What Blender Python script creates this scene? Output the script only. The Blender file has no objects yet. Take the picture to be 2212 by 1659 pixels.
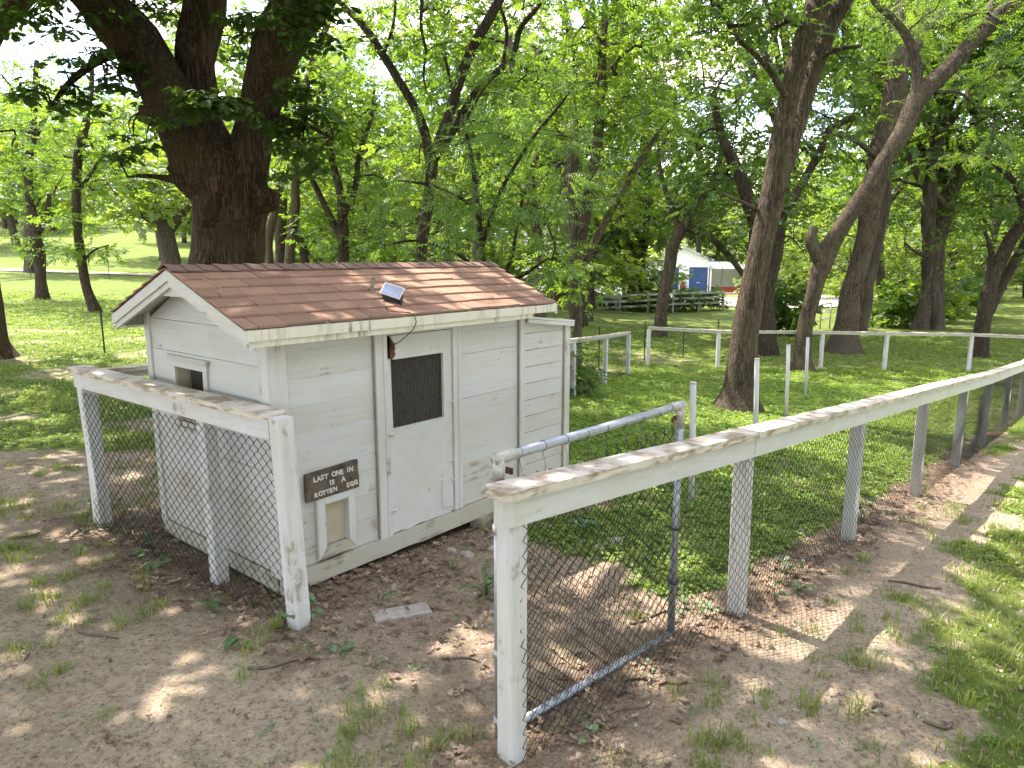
import bpy, bmesh, math, random
import numpy as np
from mathutils import Vector, Matrix
random.seed(7); rng = np.random.default_rng(11)
sc = bpy.context.scene
COL = sc.collection

# ------------------------------------------------------------------ camera
CAM_H = 2.1; PITCH = math.radians(10.3)
cam_d = bpy.data.cameras.new('camera'); cam = bpy.data.objects.new('camera', cam_d); COL.objects.link(cam)
cam.location = (0, 0, CAM_H); cam.rotation_euler = (math.radians(90) - PITCH, 0, 0)
cam_d.sensor_width = 36.0; cam_d.lens = 24.97; cam_d.clip_end = 3000; cam_d.clip_start = 0.05
sc.camera = cam
# ------------------------------------------------------------------ sky, sun, exposure
SUN_EL = math.radians(61); SUN_H = Vector((-0.74, 0.67, 0)).normalized()     # horizontal direction towards the sun
S_DIR = Vector((SUN_H.x * math.cos(SUN_EL), SUN_H.y * math.cos(SUN_EL), math.sin(SUN_EL)))
world = bpy.data.worlds.new('World'); sc.world = world; world.use_nodes = True
wn = world.node_tree.nodes; wl = world.node_tree.links
for n in list(wn): wn.remove(n)
w_out = wn.new('ShaderNodeOutputWorld'); w_bg = wn.new('ShaderNodeBackground'); w_sky = wn.new('ShaderNodeTexSky')
w_sky.sky_type = 'NISHITA'; w_sky.sun_disc = False; w_sky.sun_elevation = SUN_EL
w_sky.sun_rotation = math.atan2(SUN_H.x, SUN_H.y); w_sky.air_density = 1.0; w_sky.altitude = 200; w_sky.dust_density = 0.6; w_sky.ozone_density = 2.0
w_bg.inputs['Strength'].default_value = 0.15
w_tc = wn.new('ShaderNodeTexCoord'); w_map = wn.new('ShaderNodeMapping'); w_map.inputs['Scale'].default_value = (2.2, 2.2, 5.0)
w_no = wn.new('ShaderNodeTexNoise'); w_no.inputs['Scale'].default_value = 2.0; w_no.inputs['Detail'].default_value = 7.0; w_no.inputs['Roughness'].default_value = 0.58
w_rp = wn.new('ShaderNodeValToRGB'); w_rp.color_ramp.elements[0].position = 0.45; w_rp.color_ramp.elements[1].position = 0.63
w_mx = wn.new('ShaderNodeMix'); w_mx.data_type = 'RGBA'
wl.new(w_tc.outputs['Generated'], w_map.inputs['Vector']); wl.new(w_map.outputs['Vector'], w_no.inputs['Vector'])
wl.new(w_no.outputs['Fac'], w_rp.inputs['Fac']); wl.new(w_rp.outputs['Color'], w_mx.inputs['Factor'])
w_hs = wn.new('ShaderNodeHueSaturation'); w_hs.inputs['Saturation'].default_value = 0.92; wl.new(w_sky.outputs['Color'], w_hs.inputs['Color']); wl.new(w_hs.outputs['Color'], w_mx.inputs['A']); w_mx.inputs['B'].default_value = (7.0, 6.5, 5.8, 1)
wl.new(w_mx.outputs['Result'], w_bg.inputs['Color']); wl.new(w_bg.outputs['Background'], w_out.inputs['Surface'])
sun_d = bpy.data.lights.new('sun', 'SUN'); sun_d.energy = 2.7; sun_d.angle = math.radians(0.53); sun_d.color = (1.0, 0.94, 0.83)
sun = bpy.data.objects.new('sun', sun_d); COL.objects.link(sun); sun.location = (0, 0, 40)
sun.rotation_euler = (-S_DIR).to_track_quat('-Z', 'Y').to_euler()
sc.view_settings.view_transform = 'Standard'; sc.view_settings.look = 'None'
sc.view_settings.gamma = 1.0; sc.view_settings.use_curve_mapping = False
sc.view_settings.exposure = 2.58
sc.view_settings.use_white_balance = True; sc.view_settings.white_balance_temperature = 6650; sc.view_settings.white_balance_tint = 20

# ------------------------------------------------------------------ survey helpers: sight lines of a 2212 x 1659 picture
FPX = 1534.0
def ray(u, v):
    dx = (u - 1106.0) / FPX; dy = (v - 829.5) / FPX
    return np.array([dx, math.cos(PITCH) - dy * math.sin(PITCH), -math.sin(PITCH) - dy * math.cos(PITCH)])
CP = np.array([0, 0, CAM_H])
def at_y(u, v, Y):
    r = ray(u, v); return CP + r * (Y / r[1])

# ------------------------------------------------------------------ noise and terrain
def _hash(ix, iy, iz):
    n = (ix.astype(np.int64) * 374761393 + iy.astype(np.int64) * 668265263 + iz.astype(np.int64) * 2147483647 + 1013904223) & 0xFFFFFFFF
    n = ((n ^ (n >> 13)) * 1274126177) & 0xFFFFFFFF
    n = n ^ (n >> 16)
    return (n & 0xFFFF) / 65535.0
def vnoise(x, y, z=None):
    x = np.asarray(x, float); y = np.asarray(y, float); z = np.zeros_like(x) if z is None else np.asarray(z, float)
    ix, iy, iz = np.floor(x), np.floor(y), np.floor(z)
    fx, fy, fz = x - ix, y - iy, z - iz
    fx = fx * fx * (3 - 2 * fx); fy = fy * fy * (3 - 2 * fy); fz = fz * fz * (3 - 2 * fz)
    def h(a, b, c): return _hash(ix + a, iy + b, iz + c)
    def lx(b, c): return h(0, b, c) * (1 - fx) + h(1, b, c) * fx
    return (lx(0, 0) * (1 - fy) + lx(1, 0) * fy) * (1 - fz) + (lx(0, 1) * (1 - fy) + lx(1, 1) * fy) * fz
def fbm(x, y, z=None, o=4):
    s = 0; a = 0.5; t = 0
    for i in range(o):
        k = 2.03 ** i
        s = s + a * vnoise(x * k + 17.3 * i, y * k - 9.1 * i, None if z is None else z * k + 3.7 * i); t += a; a *= 0.5
    return s / t
CTRL = np.array([
 (0,2.68,.0),(1.4,4.1,-.08),(2.78,5.5,-.21),(4.2,7.1,-.38),(5.66,8.8,-.55),(7.1,10.5,-.75),(10,14,-1.1),(12.6,19.4,-1.08),(8.7,19.6,-1.02),
 (3.75,19.5,-.93),(2.2,16.2,-.72),(1.1,12.7,-.42),(-1.24,3.78,.03),(-3.16,5.24,.04),(-3,3,.05),(-2,1,.05),(2,1,.0),(4,3,-.15),(0,0,.02),(0,-6,.1),
 (.5,6.4,-.2),(-.7,7.4,-.08),(-1.4,4.1,.03),(8,6,-.5),(12,10,-.9),(-4.8,11.5,-.05),(-8,9,.1),(-13,22,.28),(-17,26,.42),(-7,22,.1),(0,26,-.7),
 (-20,45,.8),(-8,45,.55),(-45,48,1.5),(3,40,-.9),(10,46,-1.75),(17,46,-1.8),(21,80,-1.95),(12,70,-1.7),(35,60,-1.5),(22,30,-1.3),(30,20,-1.4),
 (-40,100,5.0),(-80,100,6),(0,105,4.0),(30,120,3.0),(70,110,1.5),(-60,180,14),(20,190,14),(90,190,12),(0,260,26),(-150,200,18),(150,200,18),
 (-40,-30,.6),(40,-30,-.4),(-40,5,.8),(60,20,-1.6),(-90,40,2.5),(110,70,1)], float)
_n = len(CTRL)
_d = np.sqrt((CTRL[:, None, 0] - CTRL[None, :, 0]) ** 2 + (CTRL[:, None, 1] - CTRL[None, :, 1]) ** 2 + 2.2)
_A = np.zeros((_n + 3, _n + 3)); _A[:_n, :_n] = _d + np.eye(_n) * -0.6; _A[:_n, _n] = 1; _A[:_n, _n + 1:] = CTRL[:, :2]; _A[_n:, :_n] = _A[:_n, _n:].T
_W = np.linalg.solve(_A, np.r_[CTRL[:, 2], 0, 0, 0])
def base_h(x, y):
    x = np.clip(np.asarray(x, float), -190, 190); y = np.clip(np.asarray(y, float), -35, 270)
    s = _W[_n] + _W[_n + 1] * x + _W[_n + 2] * y
    for i in range(_n): s = s + _W[i] * np.sqrt((x - CTRL[i, 0]) ** 2 + (y - CTRL[i, 1]) ** 2 + 2.2)
    return s
def hz(x, y):
    x = np.asarray(x, float); y = np.asarray(y, float)
    near = np.clip(1.6 - np.hypot(x, y) / 30, 0.25, 1)
    return base_h(x, y) + (fbm(x * 1.3, y * 1.3, o=3) - .5) * .06 * near + (fbm(x * 6, y * 6, o=3) - .5) * .022 * near
def h1(x, y): return float(hz(np.array([x]), np.array([y]))[0])
def ghit(u, v, lo=1.5, hi=160.0):
    r = ray(u, v); r = r / r[1]
    Y = np.linspace(lo, hi, 6000); P = CP[None] + r[None] * Y[:, None]
    d = P[:, 2] - base_h(P[:, 0], P[:, 1]); k = np.argmax(d < 0)
    if d[k] >= 0: k = len(Y) - 1
    p = P[k]; p[2] = h1(p[0], p[1]); return p
def smooth(a, b, x): t = np.clip((x - a) / (b - a), 0, 1); return t * t * (3 - 2 * t)

# ------------------------------------------------------------------ object helpers
def thing(name, label, cat, loc=(0, 0, 0), rz=0.0, group=None):
    o = bpy.data.objects.new(name, None); COL.objects.link(o); o.location = loc; o.rotation_euler = (0, 0, rz)
    o.empty_display_size = 0.1; o['label'] = label; o['category'] = cat
    if group: o['group'] = group
    return o
def tag(o, label, cat, group=None):
    o['label'] = label; o['category'] = cat
    if group: o['group'] = group
    return o
def link(name, me, mat=None, parent=None, kind=None):
    o = bpy.data.objects.new(name, me); COL.objects.link(o)
    if mat is not None and me is not None:
        if len(me.materials) == 0: me.materials.append(mat)
    if parent is not None: o.parent = parent
    if kind: o['kind'] = kind
    return o
def np_mesh(name, V, Fc, smooth_=False, attr=None):
    """V (N,3); Fc (M,3) or (M,4) array, or a list of such arrays"""
    if not isinstance(Fc, list): Fc = [Fc]
    me = bpy.data.meshes.new(name)
    V = np.ascontiguousarray(V, np.float32)
    me.vertices.add(len(V)); me.vertices.foreach_set('co', V.ravel())
    loops = np.concatenate([f.ravel() for f in Fc]).astype(np.int32)
    tot = np.concatenate([np.full(len(f), f.shape[1], np.int32) for f in Fc])
    st = np.r_[0, np.cumsum(tot)[:-1]].astype(np.int32)
    me.loops.add(len(loops)); me.loops.foreach_set('vertex_index', loops)
    me.polygons.add(len(tot)); me.polygons.foreach_set('loop_start', st); me.polygons.foreach_set('loop_total', tot)
    if smooth_: me.polygons.foreach_set('use_smooth', np.ones(len(tot), bool))
    if attr:
        for k, (dom, a) in attr.items():
            at = me.attributes.new(k, 'FLOAT', dom); at.data.foreach_set('value', np.ascontiguousarray(a, np.float32))
    me.update(calc_edges=True); me.validate(); return me
def tubes(P, R, S=4, caps=False):
    """P (W,K,3) polylines, R scalar or (W,K): returns V, F"""
    P = np.asarray(P, float); W, K, _ = P.shape
    R = np.broadcast_to(np.asarray(R, float), (W, K))
    T = np.gradient(P, axis=1); T /= np.linalg.norm(T, axis=2, keepdims=True) + 1e-9
    D = P[:, -1] - P[:, 0]; ref = np.where(np.abs(D[:, 2:3]) > 0.75 * np.linalg.norm(D, axis=1, keepdims=True), np.array([[1., .13, 0]]), np.array([[0.02, .05, 1.]]))
    A = np.cross(T, ref[:, None, :]); A /= np.linalg.norm(A, axis=2, keepdims=True) + 1e-9
    B = np.cross(T, A)
    th = np.arange(S) / S * 2 * math.pi
    V = P[:, :, None] + R[:, :, None, None] * (A[:, :, None] * np.cos(th)[None, None, :, None] + B[:, :, None] * np.sin(th)[None, None, :, None])
    idx = np.arange(W * K * S).reshape(W, K, S); nx = np.roll(idx, -1, axis=2)
    F = np.stack([idx[:, :-1], nx[:, :-1], nx[:, 1:], idx[:, 1:]], -1).reshape(-1, 4)
    return V.reshape(-1, 3), F
class MB:
    def __init__(s): s.v = []; s.f = []
    def add(s, V, F):
        o = len(s.v); s.v += [tuple(p) for p in V]; s.f += [tuple(int(i) + o for i in f) for f in F]; return s
    def box(s, x0, y0, z0, x1, y1, z1, c=0.0):
        """axis box with a small chamfer on all vertical-ish edges when c>0"""
        if c <= 0:
            V = [(x0,y0,z0),(x1,y0,z0),(x1,y1,z0),(x0,y1,z0),(x0,y0,z1),(x1,y0,z1),(x1,y1,z1),(x0,y1,z1)]
            return s.add(V, [(0,3,2,1),(4,5,6,7),(0,1,5,4),(1,2,6,5),(2,3,7,6),(3,0,4,7)])
        bm = bmesh.new(); bmesh.ops.create_cube(bm, size=1)
        for v in bm.verts: v.co = Vector((x0 + (v.co.x + .5) * (x1 - x0), y0 + (v.co.y + .5) * (y1 - y0), z0 + (v.co.z + .5) * (z1 - z0)))
        bmesh.ops.bevel(bm, geom=bm.edges[:], offset=c, segments=1, affect='EDGES')
        bm.verts.index_update(); V = [tuple(v.co) for v in bm.verts]; F = [[v.index for v in f.verts] for f in bm.faces]; bm.free()
        return s.add(V, F)
    def prism(s, poly, axis, a0, a1):
        """poly of 2-D points extruded along axis ('x': points are (y,z); 'y': (x,z); 'z': (x,y))"""
        n = len(poly)
        def p3(p, a): return {'x': (a, p[0], p[1]), 'y': (p[0], a, p[1]), 'z': (p[0], p[1], a)}[axis]
        V = [p3(p, a0) for p in poly] + [p3(p, a1) for p in poly]
        F = [tuple(range(n)), tuple(range(2 * n - 1, n - 1, -1))] + [(i, i + n, (i + 1) % n + n, (i + 1) % n) for i in range(n)]
        return s.add(V, F)
    def tube(s, pts, r, S=8):
        P = np.array([pts], float); V, F = tubes(P, np.array([r]) if np.ndim(r) else r, S); o = len(s.v)
        s.add(V, F); K = len(pts); s.f.append(tuple(o + i for i in range(S))); s.f.append(tuple(o + (K - 1) * S + i for i in range(S - 1, -1, -1))); return s
    def mesh(s, name, smooth_=False):
        me = bpy.data.meshes.new(name); me.from_pydata(s.v, [], s.f); me.validate()
        bm = bmesh.new(); bm.from_mesh(me); bmesh.ops.recalc_face_normals(bm, faces=bm.faces); bm.to_mesh(me); bm.free()
        if smooth_:
            for p in me.polygons: p.use_smooth = True
        return me
    def build(s, name, mat, parent=None, smooth_=False, kind=None): return link(name, s.mesh(name, smooth_), mat, parent, kind)

# ------------------------------------------------------------------ materials
MATS = {}
class NT:
    def __init__(s, name):
        s.m = bpy.data.materials.new(name); s.m.use_nodes = True; s.n = s.m.node_tree.nodes; s.l = s.m.node_tree.links
        for n in list(s.n): s.n.remove(n)
        s.out = s.n.new('ShaderNodeOutputMaterial'); MATS[name] = s.m
    def node(s, t, ins=None, **kw):
        n = s.n.new('ShaderNode' + t)
        for k, v in kw.items(): setattr(n, k, v)
        for k, v in (ins or {}).items(): s.put(n, k, v)
        return n
    def put(s, n, k, v):
        sock = n.inputs[k]
        if isinstance(v, bpy.types.NodeSocket): s.l.new(v, sock)
        else:
            if isinstance(v, tuple) and len(v) == 3 and sock.type == 'RGBA': v = v + (1,)
            sock.default_value = v
    def coord(s, scale=(1, 1, 1), rand=True, kind='Object'):
        tc = s.node('TexCoord'); o = tc.outputs[kind]
        if rand:
            oi = s.node('ObjectInfo'); mu = s.node('Math', {0: oi.outputs['Random'], 1: 37.0}, operation='MULTIPLY')
            ad = s.node('VectorMath', {0: o, 1: mu.outputs[0]}, operation='ADD'); o = ad.outputs[0]
        return s.node('Mapping', {'Vector': o, 'Scale': scale}).outputs[0]
    def noise(s, co, scale=5.0, detail=4.0, rough=0.55, dist=0.0): return s.node('TexNoise', {'Vector': co, 'Scale': scale, 'Detail': detail, 'Roughness': rough, 'Distortion': dist}).outputs['Fac']
    def ramp(s, f, stops):
        n = s.node('ValToRGB', {'Fac': f}); e = n.color_ramp.elements
        while len(e) > 1: e.remove(e[-1])
        for i, (p, c) in enumerate(stops):
            c = (c, c, c) if not isinstance(c, tuple) else c
            if i == 0: e[0].position = p; e[0].color = c + (1,)
            else: q = e.new(p); q.color = c + (1,)
        return n.outputs['Color']
    def mix(s, f, a, b, mode='MIX'):
        n = s.node('Mix', None, data_type='RGBA', blend_type=mode); s.put(n, 'Factor', f)
        for k, v in (('A', a), ('B', b)):
            s.put(n, k, v)
        return n.outputs['Result']
    def math(s, op, a, b=0.0): return s.node('Math', {0: a, 1: b}, operation=op).outputs[0]
    def bump(s, h, st=0.3, d=0.01): return s.node('Bump', {'Height': h, 'Strength': st, 'Distance': d}).outputs[0]
    def pbsdf(s, col, rough=0.7, metal=0.0, normal=None, spec=0.3):
        n = s.node('BsdfPrincipled', {'Base Color': col, 'Roughness': rough, 'Metallic': metal, 'Specular IOR Level': spec})
        if normal is not None: s.put(n, 'Normal', normal)
        s.l.new(n.outputs[0], s.out.inputs['Surface']); return n
def paint(name, grain, base=(.72, .70, .645), wear=.60, wood=(.20, .165, .125), chip=.66, dirt=.5, wood2=None):
    t = NT(name); co = t.coord(grain); co1 = t.coord((1, 1, 1))
    g = t.noise(co, 1.0, 6.0, .62); blot = t.noise(co1, 2.3, 5.0, .6); fine = t.noise(co1, 38.0, 3.0, .6)
    c = t.mix(t.ramp(blot, [(.35, 0.0), (.75, 1.0)]), base, tuple(b * k for b, k in zip(base, (.93, .90, .80))))
    c = t.mix(t.ramp(g, [(wear - .16, 0.0), (wear, .22)]), c, (.40, .36, .29))
    # peeled paint: grain noise and patch noise together
    m = t.math('MULTIPLY', t.ramp(g, [(.44, 0.0), (.60, 1.0)]), t.ramp(t.noise(co1, 5.0, 6.0, .65), [(chip - .03, 0.0), (chip + .05, 1.0)]))
    c = t.mix(m, c, t.mix(fine, wood, wood2 or tuple(w * 1.9 for w in wood)))
    c = t.mix(t.ramp(t.noise(co1, 3.1, 7.0, .7), [(.62, 0.0), (.80, dirt)]), c, (.28, .235, .16))
    hgt = t.math('SUBTRACT', t.math('MULTIPLY', g, .7), t.math('MULTIPLY', m, .6))
    t.pbsdf(c, .62, 0, t.bump(hgt, .35, .006)); return t.m
paint('paint_boards', (2.2, 2.2, 34), base=(.50, .515, .51), chip=.635, dirt=.45)
paint('paint_low_boards', (2.2, 2.2, 34), base=(.46, .46, .425), chip=.57, dirt=.7)
paint('paint_trim', (30, 30, 2.2), base=(.51, .52, .51), chip=.61, dirt=.5)
paint('paint_panel', (9, 9, 9), base=(.495, .51, .50), chip=.67, dirt=.35)
paint('paint_post', (26, 26, 2.0), base=(.56, .57, .57), chip=.60, dirt=.7)
paint('paint_rail', (5, 5, 30), base=(.55, .56, .555), chip=.66, dirt=.6)
paint('paint_cap', (7, 7, 40), base=(.60, .56, .49), chip=.42, wood=(.19, .145, .10), dirt=.9, wear=.48)
paint('paint_sill', (2.0, 2.0, 30), base=(.38, .375, .31), chip=.55, wood=(.16, .135, .10), dirt=.8)
paint('weathered_wood', (5, 5, 30), base=(.25, .215, .165), chip=.5, wood=(.12, .095, .07), dirt=.6)
def m_fascia():
    t = NT('paint_fascia'); co = t.coord((1, 1, 1), False); drip = t.noise(t.coord((24, 24, 2.0), False), 1.0, 5.0, .7)
    zone = t.noise(t.coord((2.0, 2.0, .6), False), 1.0, 3.0, .5)
    c = t.mix(t.noise(co, 9.0, 4.0), (.66, .63, .52), (.58, .56, .46))
    m = t.math('MULTIPLY', t.ramp(drip, [(.48, 0.0), (.66, 1.0)]), t.ramp(zone, [(.40, 0.0), (.58, .9)]))
    c = t.mix(m, c, (.10, .095, .06)); t.pbsdf(c, .7, 0, t.bump(drip, .15, .004))
m_fascia()
def m_shingle(name, a, b, lich=.4):
    t = NT(name); co = t.coord((1, 1, 1)); oi = t.node('ObjectInfo').outputs['Random']
    gr = t.noise(co, 330.0, 2.0, .7); bl = t.noise(co, 6.0, 4.0, .6)
    c = t.mix(t.ramp(oi, [(0.0, 0.0), (1.0, 1.0)]), a, b)
    c = t.mix(t.ramp(gr, [(.36, 0.0), (.66, 1.0)]), t.mix(.45, c, (.05, .035, .03)), t.mix(.22, c, (.45, .36, .30)))
    c = t.mix(t.ramp(bl, [(.5, 0.0), (.78, lich)]), c, (.12, .105, .09))
    t.pbsdf(c, .93, 0, t.bump(gr, .55, .003), .15)
m_shingle('shingle', (.25, .135, .082), (.37, .215, .135), .3)
m_shingle('ridge_shingle', (.135, .088, .074), (.22, .125, .095), .7)
def m_plain(name, col, rough=.6, metal=0.0, var=.25, sc_=8.0, bump=.1, spec=.3):
    t = NT(name); co = t.coord((1, 1, 1)); n = t.noise(co, sc_, 5.0, .6)
    c = t.mix(t.ramp(n, [(.3, 0.0), (.7, 1.0)]), tuple(x * (1 - var) for x in col), tuple(min(1, x * (1 + var)) for x in col))
    t.pbsdf(c, rough, metal, t.bump(t.noise(co, sc_ * 6, 4.0), bump, .004), spec)
m_plain('galvanized_pipe', (.33, .36, .39), .45, .6, .12, 30.0, .05)
m_plain('galvanized_fitting', (.40, .385, .35), .5, .5, .2, 40.0, .1)
m_plain('fence_wire', (.028, .025, .022), .6, 0, .3, 30.0, 0, .25)
m_plain('pale_fence_wire', (.42, .42, .42), .5, .35, .2, 30.0, 0)
m_plain('tie_wire', (.06, .06, .06), .5, .5, .2, 30.0, 0)
m_plain('rusty_hardware', (.10, .05, .03), .8, .3, .4, 60.0, .3)
m_plain('painted_hardware', (.50, .47, .40), .7, .1, .4, 60.0, .3)
m_plain('screen_wire', (.30, .28, .25), .5, .5, .2, 60.0, 0)
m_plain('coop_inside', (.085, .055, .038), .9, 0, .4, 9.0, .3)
m_plain('red_brown_board', (.13, .05, .03), .9, 0, .5, 25.0, .6)
m_plain('beige_plywood', (.42, .37, .27), .75, 0, .12, 7.0, .1)
m_plain('sign_wood', (.080, .064, .048), .8, 0, .55, 14.0, .5)
m_plain('sign_paint', (.52, .49, .42), .8, 0, .25, 70.0, .3)
m_plain('black_plastic', (.012, .012, .013), .45, 0, .2, 20.0, .02)
m_plain('silver_plastic', (.55, .56, .58), .35, .4, .1, 20.0, .02)
m_plain('cord_black', (.02, .018, .016), .6, 0, .2, 20.0, 0)
m_plain('steel_post_paint', (.035, .04, .03), .7, .2, .4, 20.0, .1)
m_plain('twig_bark', (.15, .115, .085), .9, 0, .45, 30.0, .5)
m_plain('dry_straw', (.34, .27, .17), .85, 0, .3, 30.0, .2)
m_plain('stone', (.30, .27, .225), .9, 0, .3, 14.0, .6)
m_plain('garage_white', (.74, .75, .76), .7, 0, .06, 2.0, .1)
m_plain('garage_blue', (.035, .075, .19), .5, 0, .2, 3.0, .05)
m_plain('sheet_metal_roof', (.50, .53, .57), .4, .5, .12, 2.0, .05)
m_plain('barn_wall', (.16, .145, .125), .85, 0, .3, 3.0, .2)
m_plain('grey_board', (.30, .30, .27), .85, 0, .3, 6.0, .3)
m_plain('white_board', (.70, .69, .66), .75, 0, .1, 6.0, .2)
m_plain('red_paint', (.26, .03, .03), .55, 0, .25, 9.0, .1)
m_plain('milk_can_metal', (.36, .34, .31), .5, .5, .25, 9.0, .1)
m_plain('rust_can', (.16, .06, .035), .7, .2, .3, 9.0, .2)
m_plain('concrete', (.46, .44, .40), .9, 0, .15, 3.0, .3)
m_plain('path_dirt', (.36, .31, .22), .95, 0, .3, 3.0, .5)
m_plain('gravel', (.52, .48, .42), .95, 0, .25, 30.0, .8)
def m_solar():
    t = NT('solar_cells'); t.pbsdf((.16, .20, .33), .22, 0, None, .6)
m_solar()
def m_bark(name, dark, light, sx=16.0, sz=2.6, st=.9):
    t = NT(name); co = t.coord((sx, sx, sz)); c1 = t.coord((1, 1, 1))
    v = t.node('TexVoronoi', {'Vector': t.mix(.18, co, t.node('TexNoise', {'Vector': co, 'Scale': 1.3}).outputs['Color'], 'ADD'), 'Scale': 1.0}, feature='DISTANCE_TO_EDGE').outputs['Distance']
    n = t.noise(co, 1.6, 7.0, .65); big = t.noise(c1, 1.4, 4.0)
    nd = t.noise(t.coord((sx * .9, sx * .9, sz * .5)), 1.0, 7.0, .6, .7); r1 = t.ramp(t.math('ABSOLUTE', t.math('SUBTRACT', nd, .5)), [(.0, 0.0), (.05, .55), (.2, 1.0)])
    ridge = t.math('MULTIPLY', t.math('MULTIPLY', r1, t.ramp(v, [(.0, .45), (.3, 1.0)])), t.ramp(n, [(.25, 0.25), (.7, 1.0)]))
    c = t.mix(ridge, dark, light)
    c = t.mix(t.ramp(big, [(.4, 0.0), (.7, .55)]), c, tuple(.5 * (a + b) * k for a, b, k in zip(dark, light, (.85, .95, .8))))
    c = t.mix(t.ramp(t.noise(c1, 5.0, 5.0), [(.6, 0.0), (.75, .4)]), c, (.16, .17, .125))
    t.pbsdf(c, .93, 0, t.bump(ridge, st, .05), .12)
m_bark('oak_bark', (.018, .012, .008), (.225, .15, .098), 21.0, 2.8, 1.0)
m_bark('grey_bark', (.026, .019, .014), (.36, .28, .205), 28.0, 5.0, 1.0)
m_bark('dark_bark', (.016, .012, .009), (.20, .15, .108), 24.0, 4.5, 1.0)
m_bark('far_bark', (.035, .028, .022), (.16, .125, .095), 6.0, 1.2, .4)
def m_leaf(name, c0, c1, tr0, tr1, tf=.45, gloss=.08):
    t = NT(name); a = t.node('Attribute', attribute_name='rnd').outputs['Fac']
    oi = t.node('ObjectInfo').outputs['Random']; f = t.math('ADD', t.math('MULTIPLY', a, .85), t.math('MULTIPLY', oi, .15))
    d = t.node('BsdfDiffuse', {'Color': t.mix(f, c0, c1)}).outputs[0]
    tr = t.node('BsdfTranslucent', {'Color': t.mix(f, tr0, tr1)}).outputs[0]
    m = t.node('MixShader', {0: tf, 1: d, 2: tr}).outputs[0]
    g = t.node('BsdfGlossy', {'Color': (.8, .85, .9), 'Roughness': .5}).outputs[0]
    t.l.new(t.node('MixShader', {0: gloss, 1: m, 2: g}).outputs[0], t.out.inputs['Surface'])
m_leaf('oak_leaf', (0.032, 0.068, 0.016), (0.068, 0.120, 0.024), (0.064, 0.144, 0.012), (0.136, 0.240, 0.024), .38, .03)
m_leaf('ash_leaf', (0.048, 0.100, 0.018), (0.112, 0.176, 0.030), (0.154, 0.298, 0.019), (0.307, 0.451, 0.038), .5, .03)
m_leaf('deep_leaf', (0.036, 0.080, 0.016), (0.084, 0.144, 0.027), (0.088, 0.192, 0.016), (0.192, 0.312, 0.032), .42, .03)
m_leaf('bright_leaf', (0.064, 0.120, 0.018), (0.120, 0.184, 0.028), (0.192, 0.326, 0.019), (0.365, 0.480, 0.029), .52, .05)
m_leaf('mimosa_leaf', (.065, .135, .03), (.13, .21, .05), (.14, .29, .03), (.27, .42, .06), .5, .03)
m_leaf('cover_leaf', (.11, .205, .028), (.24, .34, .05), (.20, .36, .02), (.36, .50, .04), .45, .03)
m_leaf('grass_blade', (.13, .19, .03), (.28, .33, .065), (.16, .24, .03), (.30, .36, .03), .4, .05)
m_leaf('weed_leaf', (.05, .13, .03), (.10, .20, .03), (.10, .24, .03), (.2, .36, .05), .4, .08)
m_leaf('dry_leaf', (.10, .062, .040), (.40, .285, .19), (.08, .045, .02), (.22, .14, .03), .18, .04)
m_plain('mimosa_flower', (.55, .28, .22), .9, 0, .3, 9.0, 0)
def m_ground():
    t = NT('ground'); co = t.coord((1, 1, 1), False)
    g = t.node('Attribute', attribute_name='green').outputs['Fac']; li = t.node('Attribute', attribute_name='litter').outputs['Fac']
    n1 = t.noise(co, 1.1, 6.0, .62); n2 = t.noise(co, 9.0, 6.0, .65); n3 = t.noise(co, 55.0, 4.0, .7); n4 = t.noise(co, 150.0, 3.0, .75)
    d = t.mix(t.ramp(n1, [(.34, 0.0), (.66, 1.0)]), (.42, .335, .225), (.54, .44, .31))
    d = t.mix(t.ramp(n2, [(.45, 0.0), (.72, .7)]), d, (.33, .255, .175))
    d = t.mix(t.ramp(n3, [(.52, 0.0), (.74, .6)]), d, (.52, .43, .325))
    d = t.mix(t.ramp(n4, [(.52, 0.0), (.70, .65)]), d, (.20, .155, .105))
    n5 = t.noise(co, 22.0, 7.0, .75); n6 = t.noise(co, 3.3, 5.0, .6)
    d = t.mix(t.ramp(n5, [(.53, 0.0), (.62, .75)]), d, (.24, .185, .125))
    d = t.mix(t.ramp(n5, [(.34, .7), (.43, 0.0)]), d, (.56, .465, .345))
    d = t.mix(t.ramp(n6, [(.50, 0.0), (.68, .45)]), d, (.29, .27, .15))
    n7 = t.noise(co, 42.0, 5.0, .8)
    d = t.mix(t.ramp(n7, [(.55, 0.0), (.60, .8)]), d, (.15, .112, .075))
    d = t.mix(t.ramp(n7, [(.38, .8), (.42, 0.0)]), d, (.60, .51, .39))
    lit = t.mix(t.ramp(n3, [(.38, 0.0), (.64, 1.0)]), (.15, .108, .074), (.36, .27, .185))
    c = t.mix(li, d, lit)
    gr = t.mix(t.ramp(n2, [(.3, 0.0), (.7, 1.0)]), (.075, .125, .026), (.16, .21, .05))
    gr = t.mix(t.ramp(n1, [(.42, 0.0), (.72, .6)]), gr, (.19, .215, .065))
    gm = t.ramp(t.math('ADD', g, t.math('MULTIPLY', t.math('SUBTRACT', n2, .5), .9)), [(.36, 0.0), (.62, 1.0)])
    c = t.mix(gm, c, gr)
    hh = t.math('ADD', t.math('MULTIPLY', n3, .5), t.math('ADD', t.math('MULTIPLY', n2, 1.0), t.math('MULTIPLY', n4, .22)))
    t.pbsdf(c, .97, 0, t.bump(hh, .9, .07), .08)
m_ground()
M = MATS
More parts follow.
